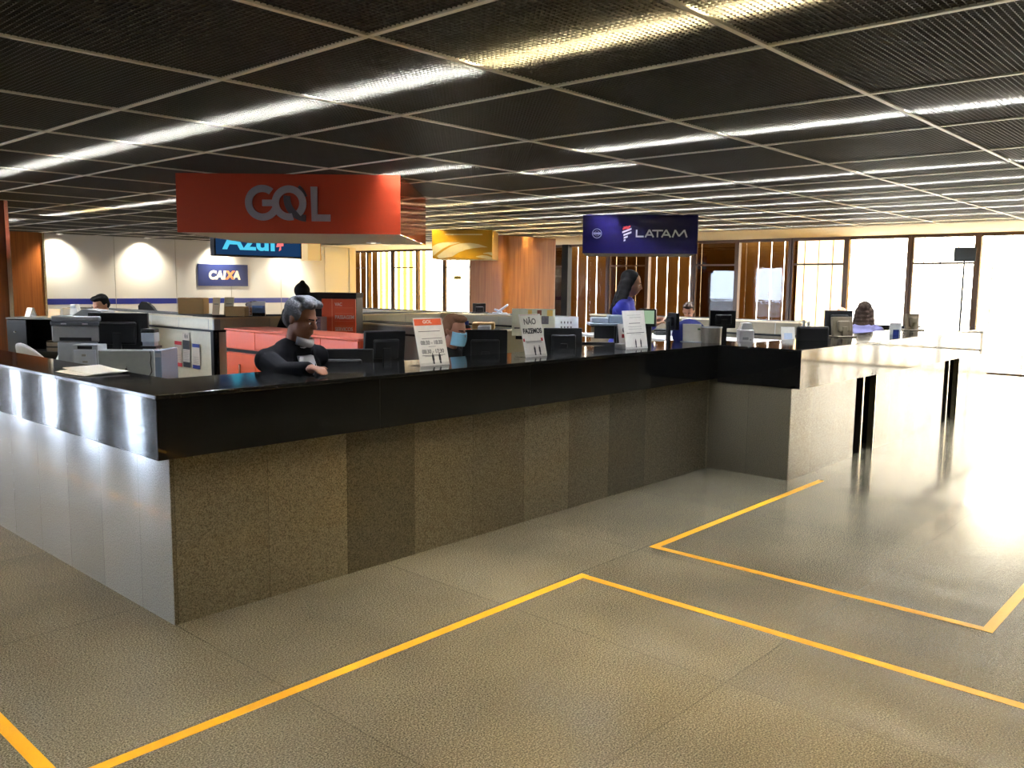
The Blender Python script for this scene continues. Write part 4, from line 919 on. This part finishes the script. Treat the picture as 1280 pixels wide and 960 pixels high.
MB().cbox(-.17, .17, 0, .05, c.z-.3, c.z, .04).build('backrest', M_blk2, t); MB().cbox(-.22, .22, .0, .42, .46, .54, .03).build('seat', M_blk2, t); MB().cyl((0, .2, .1), (0, .2, .46), .03).box(-.03, .03, .03, .06, .5, c.z-.25).build('chair_post', M_blk, t)
for k in range(5): a = 2*PI*k/5; MB().cap((0, .2, .1), (.28*math.cos(a), .2+.28*math.sin(a), .04), .02, .02, 8).build('leg', M_blk, t)
# right run monitors on the counter
desk('white work desk along the inside of the right counter', 8.4, 12.3, 3.62, 4.0, .98, m=M_white)
mon_px('dark monitor behind another monitor, left of the long-haired woman', 1031, 1066, 388, 412, dep=9.9, rz=VIEW+.05, zb=.98)
monr = mon_px('taller grey-backed monitor at the inner edge of the right counter', 1039, 1067, 396, 420, Y=3.42, rz=VIEW+.3, pitch=-8, zb=ZT, mbody=mat('olive_grey_plastic', srgb(120, 108, 88), .4))
mon_px('smaller grey monitor further along the right counter, near its bright end', 1131, 1150, 392, 413, Y=3.42, rz=VIEW+.4, zb=ZT, mbody=mat('olive_grey_plastic', srgb(120, 108, 88), .4))
def blc(t, w, h): MB().cbox(-w/2, w/2, 0, .004, 0, h, .001).build('card_sheet', M_paper, t); MB().box(-w*.2, w*.3, -.001, 0, h*.3, h*.7).build('printed_block', M_blue, t)
small_px('upright_card', 'white card with a blue mark behind the long-haired woman', 'card', 1112, 1127, 403.5, 410, 9.4, .98, blc)
# totem sign on a pole, far right, before the windows
X_ = 14.5; p0 = at_x(1206, 404, X_); pt = at_x(1206, 318, X_)
t = thing('pole_sign', 'small dark rectangular sign on a thin tall pole in front of the bright windows', 'sign', (X_, pt.y, 0), VIEW-.3)
MB().cbox(-.15, .15, -.02, .02, pt.z-.11, pt.z+.11, .006).build('sign_head', M_pole, t); MB().cyl((0, 0, .02), (0, 0, pt.z-.1), .018, .014).build('pole', M_pole, t); MB().lathe([(0, 0), (.18, 0), (.18, .015), (.03, .03), (0, .03)], 24).build('pole_base', M_pole, t)
# queue barrier rails at the far right
X_ = 14.0
t = thing('barrier_rail', 'thin metal barrier with two rails standing in the glare at far right', 'railing', (X_, .3, 0), PI/2)
for z, nme in ((.98, 'rail'), (.72, 'rail')): MB().cyl((-3.2, 0, z), (2.2, 0, z), .014).build(nme, M_steel, t)
for x in (-3.2, -1.4, .4, 2.2): MB().cyl((x, 0, 0), (x, 0, 1.0), .02).build('post', M_steel, t)
# left of everything: low back chair behind the partition, dark
c = at_d(182, 378, 12.2)
t = thing('office_chair', 'black high-backed chair behind the partition, right of the black-haired person', 'chair', (c.x, c.y, 0), VIEW)
MB().extr([(-.10, c.z-.45), (-.11, c.z-.05), (-.06, c.z+.01), (.02, c.z), (.09, c.z-.06), (.17, c.z-.17), (.18, c.z-.45)], 0, .08).build('backrest', M_blk2, t)
MB().cbox(-.22, .22, .0, .42, .46, .54, .03).build('seat', M_blk2, t); MB().cyl((0, .2, .1), (0, .2, .46), .03).box(-.03, .03, .03, .06, .5, c.z-.35).build('chair_post', M_blk, t)
for k in range(5): a = 2*PI*k/5; MB().cap((0, .2, .1), (.28*math.cos(a), .2+.28*math.sin(a), .04), .02, .02, 8).build('leg', M_blk, t)
# ================================================================ people
M_skin = mat('skin_tan', srgb(150, 100, 76), .55, vary=.06); M_skin2 = mat('skin_light', srgb(205, 150, 120), .55, vary=.06); M_skin3 = mat('skin_brown', srgb(120, 80, 60), .55, vary=.06)
M_hairb = mat('hair_black', (.007, .006, .006), .8, spec=.2, vary=.3, scale=120, bump=.5); M_hairg = mat('hair_grey', srgb(92, 92, 98), .7, vary=.5, scale=90, bump=.6)
M_hairbr = mat('hair_brown', srgb(52, 38, 30), .8, spec=.2, vary=.3, scale=100, bump=.5)
M_suit = mat('suit_black', srgb(13, 13, 17), .9, spec=.1, bump=.2, scale=300); M_shirt = mat('shirt_white', srgb(190, 190, 198), .8)
def RX(a): return Matrix.Rotation(math.radians(a), 3, 'X')
def RZ(a): return Matrix.Rotation(math.radians(a), 3, 'Z')
def elbow(S_, H_, a, b_, out):
    d = H_-S_; L = min(d.length, (a+b_)*.985); dn = d.normalized(); k = (a*a-b_*b_+L*L)/(2*L); h = math.sqrt(max(0, a*a-k*k))
    o = (out-dn*out.dot(dn)).normalized(); return S_+dn*k+o*h
def person(label, loc, rz, ztop, seated=True, skin=M_skin, hair=M_hairb, hairstyle='short', top=M_suit, trousers=M_suit, hands=None, yaw=0, nod=8, open_jacket=False, mask=None, vox=.012, lean=8, stature=1.0, wide=1.0, collar=False, seat_h=.5, tie=False):
    """faces local -Y. ztop = height of the crown above the floor"""
    t = thing('person', label, 'person', loc, rz)
    s = stature; K = RX(lean)                                   # lean forward = towards -Y
    hip = Vector((0, 0, ztop-.86*s)) if seated else Vector((0, 0, ztop-.80*s))
    def P(x, y, z): return hip+K @ (Vector((x, y, z))*s)       # torso frame, hip joint at origin
    shz = .53
    neck0, neck1 = P(0, .0, .56), P(0, -.02, .66)
    hc = neck1+Vector((0, -.03, .085))*s                        # head centre
    HR = RZ(yaw) @ RX(nod)
    def Hd(x, y, z): return hc+HR @ (Vector((x, y, z))*s)
    b = MB()
    # head
    b.ell(Hd(0, .012, .035), (.076*s, .094*s, .083*s), HR); b.ell(Hd(0, -.02, -.035), (.060*s, .070*s, .078*s), HR); b.ell(Hd(0, -.05, -.088), (.034*s, .032*s, .026*s), HR)
    b.ell(Hd(0, -.072, .022), (.05*s, .022*s, .018*s), HR)                                        # brow
    b.cap(Hd(0, -.088, .012), Hd(0, -.108, -.022), .009*s, .014*s, 10); b.ell(Hd(0, -.098, -.028), (.019*s, .014*s, .010*s), HR)   # nose
    for q in (-1, 1): b.ell(Hd(q*.078, .01, -.005), (.010*s, .020*s, .032*s), HR); b.ell(Hd(q*.036, -.068, -.02), (.024*s, .018*s, .02*s), HR)
    b.ell(Hd(0, -.086, -.056), (.026*s, .012*s, .007*s), HR); b.ell(Hd(0, -.083, -.068), (.022*s, .012*s, .008*s), HR)     # lips
    b.cap(neck0, Hd(0, .015, -.06), .058*s, .054*s)
    # torso
    tor = []
    for (z, rx_, ry_, yy) in ((.0, .16, .12, .0), (.12, .155, .115, -.005), (.24, .155, .115, -.01), (.36, .17, .12, -.005), (.46, .175, .11, .0), (.53, .13, .085, .0)):
        tor.append((P(0, yy, z), (rx_*wide*s, ry_*s, .09*s)))
    sh = [P(q*.175*wide, .0, .50) for q in (-1, 1)]
    hands = hands or [Vector((-.2, -.3, hip.z+.16)), Vector((.2, -.3, hip.z+.16))]
    arms = []
    for i, q in enumerate((-1, 1)):
        H_ = Vector(hands[i]); E_ = elbow(sh[i], H_, .29*s, .25*s, Vector((q*.8, .35, -1)))
        d = (H_-sh[i]); 
        if d.length > .53*s: H_ = sh[i]+d.normalized()*.53*s
        arms.append((sh[i], E_, H_))
    legs = []
    for q in (-1, 1):
        h0 = hip+Vector((q*.095, 0, 0))*s
        if seated: k0 = h0+Vector((q*.05, -.42, .0))*s; k0.z = max(.46, h0.z-.02); f0 = Vector((k0.x, k0.y+.02, .09))
        else: k0 = h0+Vector((q*.01, -.02, -.42))*s; f0 = Vector((h0.x, h0.y+.01, .09))
        legs.append((h0, k0, f0))
    def body_shapes(b, g=0, cuff=False, neck=True, tors=True, arm=True, leg=True):
        if tors:
            for c_, r_ in tor: b.ell(c_, (r_[0]+g, r_[1]+g, r_[2]+g), K)
            for c_ in sh: b.ell(c_, (.062*s+g, .062*s+g, .06*s+g))
            b.cap(P(-.1, 0, .535), sh[0], .05*s+g, .055*s+g); b.cap(P(.1, 0, .535), sh[1], .05*s+g, .055*s+g)
        if arm:
            for (S_, E_, H_) in arms:
                end = E_+(H_-E_)*(.93 if cuff else 1)
                b.cap(S_, E_, .052*s+g, .042*s+g); b.cap(E_, end, .042*s+g, (.030 if cuff else .026)*s+g)
        if leg:
            for (a_, k_, f_) in legs: b.cap(a_, k_, .085*s+g, .058*s+g); b.cap(k_, f_, .056*s+g, .038*s+g)
    body_shapes(b)
    for (a_, k_, f_) in legs: b.cap(f_+Vector((0, .03, -.045)), f_+Vector((0, -.15, -.055)), .038*s, .032*s)
    # hands: palm, four unequal bent fingers, thumb from the side of the palm
    for i, (S_, E_, H_) in enumerate(arms):
        q = -1 if i == 0 else 1
        f = (H_-E_).normalized(); dn = Vector((0, 0, -1)); side = f.cross(dn).normalized(); up = side.cross(f).normalized()
        if up.z < 0: up = -up
        med = side*(-q) if side.x*q > 0 else side*q
        if med.x*q > 0: med = -med                           # towards the body's middle
        pc = H_+f*.045*s
        b.cap(H_, H_+f*.03*s, .024*s, .026*s, 10)
        R3 = Matrix((med, f, up)).transposed()
        b.ell(pc, (.040*s, .048*s, .016*s), R3)
        for j, (o_, L_) in enumerate(((-.028, .062), (-.010, .076), (.009, .082), (.027, .072))):
            a0 = pc+med*o_*s+f*.036*s; a1 = a0+(f*.85-up*.25)*L_*.55*s; a2 = a1+(f*.5-up*.75)*L_*.45*s
            b.cap(a0, a1, .0095*s, .0085*s, 8); b.cap(a1, a2, .0085*s, .007*s, 8)
        a0 = pc+med*.034*s-f*.012*s; a1 = a0+(med*.7+f*.7)*.034*s; a2 = a1+(f*.9+med*.1-up*.2)*.028*s
        b.cap(a0, a1, .012*s, .010*s, 8); b.cap(a1, a2, .010*s, .008*s, 8)
    b.build('body', skin, t, remesh=vox)
    # clothes
    j = MB(); body_shapes(j, .014, cuff=True, leg=False)
    if not seated:
        for z, r_ in ((-.06, .165), (-.12, .17)): j.ell(P(0, 0, z), (r_*s*wide, .135*s, .09*s), K)
    j.build('jacket', top, t, remesh=vox)
    tr = MB(); body_shapes(tr, .012, tors=False, arm=False); tr.ell(hip, (.165*s, .13*s, .1*s)); tr.build('trousers', trousers, t, remesh=vox*1.3)
    for (a_, k_, f_) in legs: pass
    if open_jacket:
        v = MB()
        for (z0, w0, z1, w1) in ((.10, .020, .28, .06), (.28, .06, .42, .09), (.42, .09, .54, .055)):
            yf0, yf1 = -.128-.004, -.128-.004
            v.add([tuple(P(-w0, -.150 if z0 < .3 else -.150, z0)), tuple(P(w0, -.150 if z0 < .3 else -.150, z0)), tuple(P(w1, -.150 if z1 < .3 else (-.148 if z1 < .5 else -.112), z1)), tuple(P(-w1, -.150 if z1 < .3 else (-.148 if z1 < .5 else -.112), z1)),
                   tuple(P(-w0, -.10, z0)), tuple(P(w0, -.10, z0)), tuple(P(w1, -.07, z1)), tuple(P(-w1, -.07, z1))],
                  [(0, 1, 2, 3), (7, 6, 5, 4), (0, 4, 5, 1), (1, 5, 6, 2), (2, 6, 7, 3), (3, 7, 4, 0)])
        v.build('shirt_front', M_shirt, t)
        la = MB()
        for q in (-1, 1):
            la.add([tuple(P(q*.022, -.158, .12)), tuple(P(q*.085, -.150, .28)), tuple(P(q*.12, -.140, .40)), tuple(P(q*.07, -.085, .565)), tuple(P(q*.06, -.150, .46)), tuple(P(q*.055, -.162, .3)),
                    tuple(P(q*.012, -.140, .12)), tuple(P(q*.05, -.140, .28)), tuple(P(q*.085, -.126, .40)), tuple(P(q*.06, -.06, .565)), tuple(P(q*.035, -.112, .46)), tuple(P(q*.022, -.13, .3))],
                   [(0, 1, 2, 3, 4, 5), (11, 10, 9, 8, 7, 6)]+[(i, 6+i, 6+(i+1) % 6, (i+1) % 6) for i in range(6)])
        la.build('lapel', top, t)
        if tie: MB().extr([(-.014, .0), (.014, .0), (.022, -.3), (0, -.34), (-.022, -.3)], -.006, 0, T=Matrix.Translation(P(0, -.142, .47)) @ K.to_4x4()).build('tie', M_blk2, t)
    if collar:
        c_ = MB(); n = 20; vs = []
        for layer in (0, .006):
            for zz in (0, .035):
                for i in range(n):
                    a = 2*PI*i/n; vs.append(tuple(P((.066-layer)*math.sin(a), -.015-(.066-layer)*math.cos(a)*1.05, .565+zz+.012*math.cos(a+PI))))
        fs = [(i, (i+1) % n, n+(i+1) % n, n+i) for i in range(n)]+[(2*n+i, 3*n+i, 3*n+(i+1) % n, 2*n+(i+1) % n) for i in range(n)]
        fs += [(n+i, n+(i+1) % n, 3*n+(i+1) % n, 3*n+i) for i in range(n)]+[((i+1) % n, i, 2*n+i, 2*n+(i+1) % n) for i in range(n)]
        c_.add(vs, fs); c_.build('collar', M_shirt, t)
    # hair
    if hairstyle:
        h = MB()
        if hairstyle == 'short':
            h.ell(Hd(0, .03, .05), (.082*s, .092*s, .082*s), HR); h.ell(Hd(0, .06, .0), (.074*s, .052*s, .07*s), HR)
            h.ell(Hd(0, -.035, .105), (.062*s, .055*s, .030*s), HR)
            for q in (-1, 1): h.ell(Hd(q*.066, .015, .03), (.018*s, .04*s, .045*s), HR)
        elif hairstyle == 'wave':
            h.ell(Hd(0, .028, .052), (.083*s, .094*s, .082*s), HR); h.ell(Hd(0, .065, .0), (.074*s, .048*s, .075*s), HR)
            for k in range(7): h.ell(Hd(-.05+.017*k, -.055+.008*(k % 2), .108+.006*math.sin(k*2.)), (.018*s, .04*s, .026*s), HR)
            for k in range(6): h.ell(Hd(-.045+.018*k, .0, .125), (.016*s, .05*s, .018*s), HR)
            for q in (-1, 1): h.ell(Hd(q*.070, .0, .03), (.014*s, .035*s, .04*s), HR)
        elif hairstyle == 'bald':
            h.ell(Hd(0, .075, -.01), (.066*s, .04*s, .045*s), HR)
            for q in (-1, 1): h.ell(Hd(q*.074, .03, .0), (.010*s, .04*s, .03*s), HR)
        elif hairstyle == 'long':
            h.ell(Hd(0, .03, .045), (.090*s, .098*s, .090*s), HR)
            for q in (-1, 1):
                for k in range(5): h.ell(Hd(q*(.074+.008*k), .03+.004*k, .0-.055*k), (.044*s, .06*s, .05*s), HR)
            for k in range(7): h.ell(Hd(0, .075+.004*k, -.02-.048*k), (.092*s, .05*s, .05*s), HR)
        elif hairstyle == 'bun':
            h.ell(Hd(0, .03, .045), (.086*s, .095*s, .086*s), HR); h.ell(Hd(0, .06, .0), (.074*s, .052*s, .07*s), HR); h.ell(Hd(-.0, .03, .135), (.032*s, .032*s, .026*s), HR); h.ell(Hd(0, .03, .03), (.10*s, .1*s, .095*s), HR)
        h.build('hair', hair, t, remesh=max(.006, vox*.8))
    # eyes and brows
    e = MB()
    for q in (-1, 1): e.ell(Hd(q*.031, -.086, .0), (.011*s, .006*s, .0055*s), HR)
    e.build('eyes', M_white, t); e = MB()
    for q in (-1, 1): e.ell(Hd(q*.031, -.0905, .0), (.0055*s, .003*s, .0055*s), HR); e.cap(Hd(q*.014, -.094, .022), Hd(q*.05, -.084, .024), .0045*s, .003*s, 6)
    e.build('eyebrows', M_hairb, t)
    if mask:
        mm, dz, wdt, mh = (*mask, .105)[:4]; m_ = MB(); n, r_ = 18, 8; vs = []
        for layer in (0, .004):
            for jx in range(r_+1):
                v = jx/r_; zz = -.10+mh*v+dz
                for i in range(n+1):
                    a = math.radians(-80+160*i/n); bulge = 1+.13*math.sin(PI*v)
                    vs.append(tuple(Hd((.066*wdt-layer)*math.sin(a), -.018-(.088*bulge-layer)*math.cos(a)-.0, zz)))
        N = (n+1)*(r_+1); fs = [(jx*(n+1)+i, jx*(n+1)+i+1, (jx+1)*(n+1)+i+1, (jx+1)*(n+1)+i) for jx in range(r_) for i in range(n)]
        fs += [tuple(N+q for q in reversed(f)) for f in fs]
        ed = list(range(n+1))+[(jx+1)*(n+1)+n for jx in range(r_)]+[r_*(n+1)+i for i in range(n-1, -1, -1)]+[jx*(n+1) for jx in range(r_-1, -1, -1)]
        fs += [(ed[i], N+ed[i], N+ed[i+1], ed[i+1]) for i in range(len(ed)-1)]
        m_.add(vs, fs); m_.build('face_mask', mm, t, smooth=True)
    # a shoe pair
    for (a_, k_, f_) in legs: MB().cap(f_+Vector((0, .03, -.045)), f_+Vector((0, -.16, -.052)), .045*s, .038*s).build('shoe', M_blk, t, smooth=True)
    return t
def stool(label, loc, h, rz=0, group=None):
    t = thing('office_stool', label, 'chair', loc, rz, group)
    MB().cyl((0, 0, h-.07), (0, 0, h), .2, .19, n=28).build('seat', M_blk2, t); MB().cyl((0, 0, .08), (0, 0, h-.07), .025).build('stem', M_steel, t)
    for k in range(5): a = 2*PI*k/5; MB().cap((0, 0, .08), (.27*math.cos(a), .27*math.sin(a), .03), .018, .016, 8).build('leg', M_blk, t)
    return t
def face(px_dx, toward):      # world yaw of a person whose local -Y looks along right*px_dx + toward-camera*toward
    r = Vector((math.cos(VIEW), math.sin(VIEW))); f = Vector((math.sin(VIEW), -math.cos(VIEW)))*toward+r*px_dx
    return math.atan2(f.y, f.x)+PI/2
def head_at(px, py, dep): return at_d(px, py, dep)
def place(px, py, dep): p_ = at_d(px, py, dep); return (p_.x, p_.y, 0), p_.z
# 1 man in the dark suit, leaning on the front counter
p_ = at_d(352, 373, 5.25)
rz = face(.84, .54)
Rm = Matrix.Rotation(-rz, 3, 'Z')
def loc2(px, py, zz): q = at_z(px, py, zz)-Vector((p_.x, p_.y, 0)); return Rm @ q
hA, hB = loc2(388, 462, 1.13), loc2(418, 452, 1.0)
person('grey-haired man in a dark suit, mask under his chin, leaning on the counter', (p_.x, p_.y, 0), rz, p_.z+.01, hair=M_hairg, hairstyle='wave', hands=[hA, hB], yaw=12, nod=16, open_jacket=True, collar=True, tie=True,
       mask=(mat('grey_mask', srgb(175, 172, 180), .8), -.044, .88, .05), vox=.008, lean=10, wide=1.12, skin=M_skin, trousers=M_suit, stature=1.02)
stool('black round stool under the suited man', (p_.x, p_.y+.02, 0), max(.3, p_.z+.01-.86-.11))
# 2 person with blue mask
def seat_person(label, px, py, dep, dirx, tow, **k):
    loc, z = place(px, py, dep); person(label, loc, face(dirx, tow), z, **k); return loc, z
l, z = seat_person('brown-haired person in a light blue face mask and black top, behind the leftmost notice', 547, 391, 6.6, .75, .6, hair=mat('hair_light_brown', srgb(112, 78, 56), .8, spec=.2, vary=.3, scale=100), hairstyle='short', mask=(mat('blue_mask', srgb(120, 170, 195), .8), 0, 1.05), top=M_blk2, lean=12, nod=12, stature=.98)
stool('black round stool under the person in the blue mask', (l[0], l[1], 0), max(.3, z-.84-.1))
# 3 woman in blue, standing
l, z = place(775, 346.5, 8.6)
person('woman with long dark hair in a blue jacket, standing and looking right', l, face(.95, .25), z, seated=False, hairstyle='long', top=mat('royal_blue', srgb(44, 50, 150), .8, bump=.2, scale=200), trousers=M_blk2, skin=M_skin2,
       hands=[Vector((-.08, -.36, 1.22)), Vector((.10, -.36, 1.25))], nod=14, lean=6, stature=1.0, collar=True)
# 4..9
l, z = seat_person('black-haired person looking down behind the black monitor on the left', 138, 368.5, 10.2, -.4, .9, hairstyle='short', skin=M_skin2, top=M_blk2, nod=25, vox=.016, collar=True)
stool('black stool under the black-haired person at far left', (l[0], l[1], 0), max(.3, z-.86-.1), group='stools hidden behind the partitions')
l, z = seat_person('dark-haired person partly hidden behind the head of the suited man', 327, 377, 11.3, -.5, .8, hairstyle='short', skin=M_skin, top=M_blk2, nod=15, vox=.016)
stool('black stool behind the cream partition under the half hidden person', (l[0], l[1], 0), max(.3, z-.86-.1), group='stools hidden behind the partitions')
l, z = place(371, 360, 9.9)
person('person with dark hair in a bun standing behind the black kiosk', l, face(.3, -.9), z, seated=False, hairstyle='bun', skin=M_skin3, top=M_blk2, trousers=M_blk2, vox=.016, stature=.95, hands=[Vector((-.2, -.15, .8)), Vector((.2, -.15, .8))])
l, z = seat_person('short-haired man in a pale top bowing his head behind the beige partition', 863, 378, 12.3, -.35, .9, hairstyle='short', hair=M_hairbr, skin=M_skin2, top=mat('beige_top', srgb(190, 180, 165), .8), nod=30, vox=.016)
stool('black stool under the bowing man', (l[0], l[1], 0), max(.3, z-.86-.1), group='stools hidden behind the partitions')
l, z = seat_person('bald person whose head shows just over the dark monitor on the right', 1050, 383, 13.4, -.2, 1, hairstyle=None, skin=mat('skin_pink', srgb(225, 150, 120), .5), top=M_blk2, nod=10, vox=.016)
stool('black stool under the bald person', (l[0], l[1], 0), max(.3, z-.86-.1), group='stools hidden behind the partitions')
l, z = seat_person('woman with long brown hair in a lavender top, sitting behind the right counter', 1080, 378, 11.6, .55, -.7, hairstyle='long', hair=M_hairbr, skin=M_skin2, top=mat('lavender_top', srgb(110, 108, 150), .8), nod=2, lean=2, stature=1.08, wide=1.05, vox=.014, hands=None)
stool('black stool under the long-haired woman at the right', (l[0], l[1], 0), max(.3, z-.86-.1), group='stools hidden behind the partitions')

# ================================================================ light
w = bpy.data.worlds.new('sky'); sc.world = w; w.use_nodes = True; n, l = w.node_tree.nodes, w.node_tree.links
n.clear(); tc = n.new('ShaderNodeTexCoord'); sx = n.new('ShaderNodeSeparateXYZ'); l.new(tc.outputs['Generated'], sx.inputs[0])
rp = n.new('ShaderNodeValToRGB'); rp.color_ramp.elements[0].position = .3; rp.color_ramp.elements[1].position = .7
rp.color_ramp.elements[0].color = (.62, .74, 1, 1); rp.color_ramp.elements[1].color = (1, .92, .80, 1)
a = math_node(n, l, 'ADD', math_node(n, l, 'MULTIPLY', sx.outputs[0], .5), .5); l.new(a, rp.inputs[0])
ms = n.new('ShaderNodeMapRange'); ms.inputs['From Min'].default_value = -.3; ms.inputs['From Max'].default_value = .5; ms.inputs['To Min'].default_value = SKYW; ms.inputs['To Max'].default_value = SKYE; l.new(sx.outputs[0], ms.inputs['Value'])
bg = n.new('ShaderNodeBackground'); o = n.new('ShaderNodeOutputWorld'); l.new(rp.outputs[0], bg.inputs[0]); l.new(ms.outputs[0], bg.inputs[1]); l.new(bg.outputs[0], o.inputs[0])
def portal(x, y0, y1, rot):
    L = bpy.data.lights.new('daylight_portal', 'AREA'); L.shape = 'RECTANGLE'; L.size = 2.6; L.size_y = y1-y0; L.cycles.is_portal = True
    o = bpy.data.objects.new('daylight_portal', L); COL.objects.link(o); o.location = (x, (y0+y1)/2, 1.35); o.rotation_euler = (0, rot, 0)
portal(XW+.12, -2.6, 24.4, PI/2); portal(XL-.2, -5, 35, -PI/2)
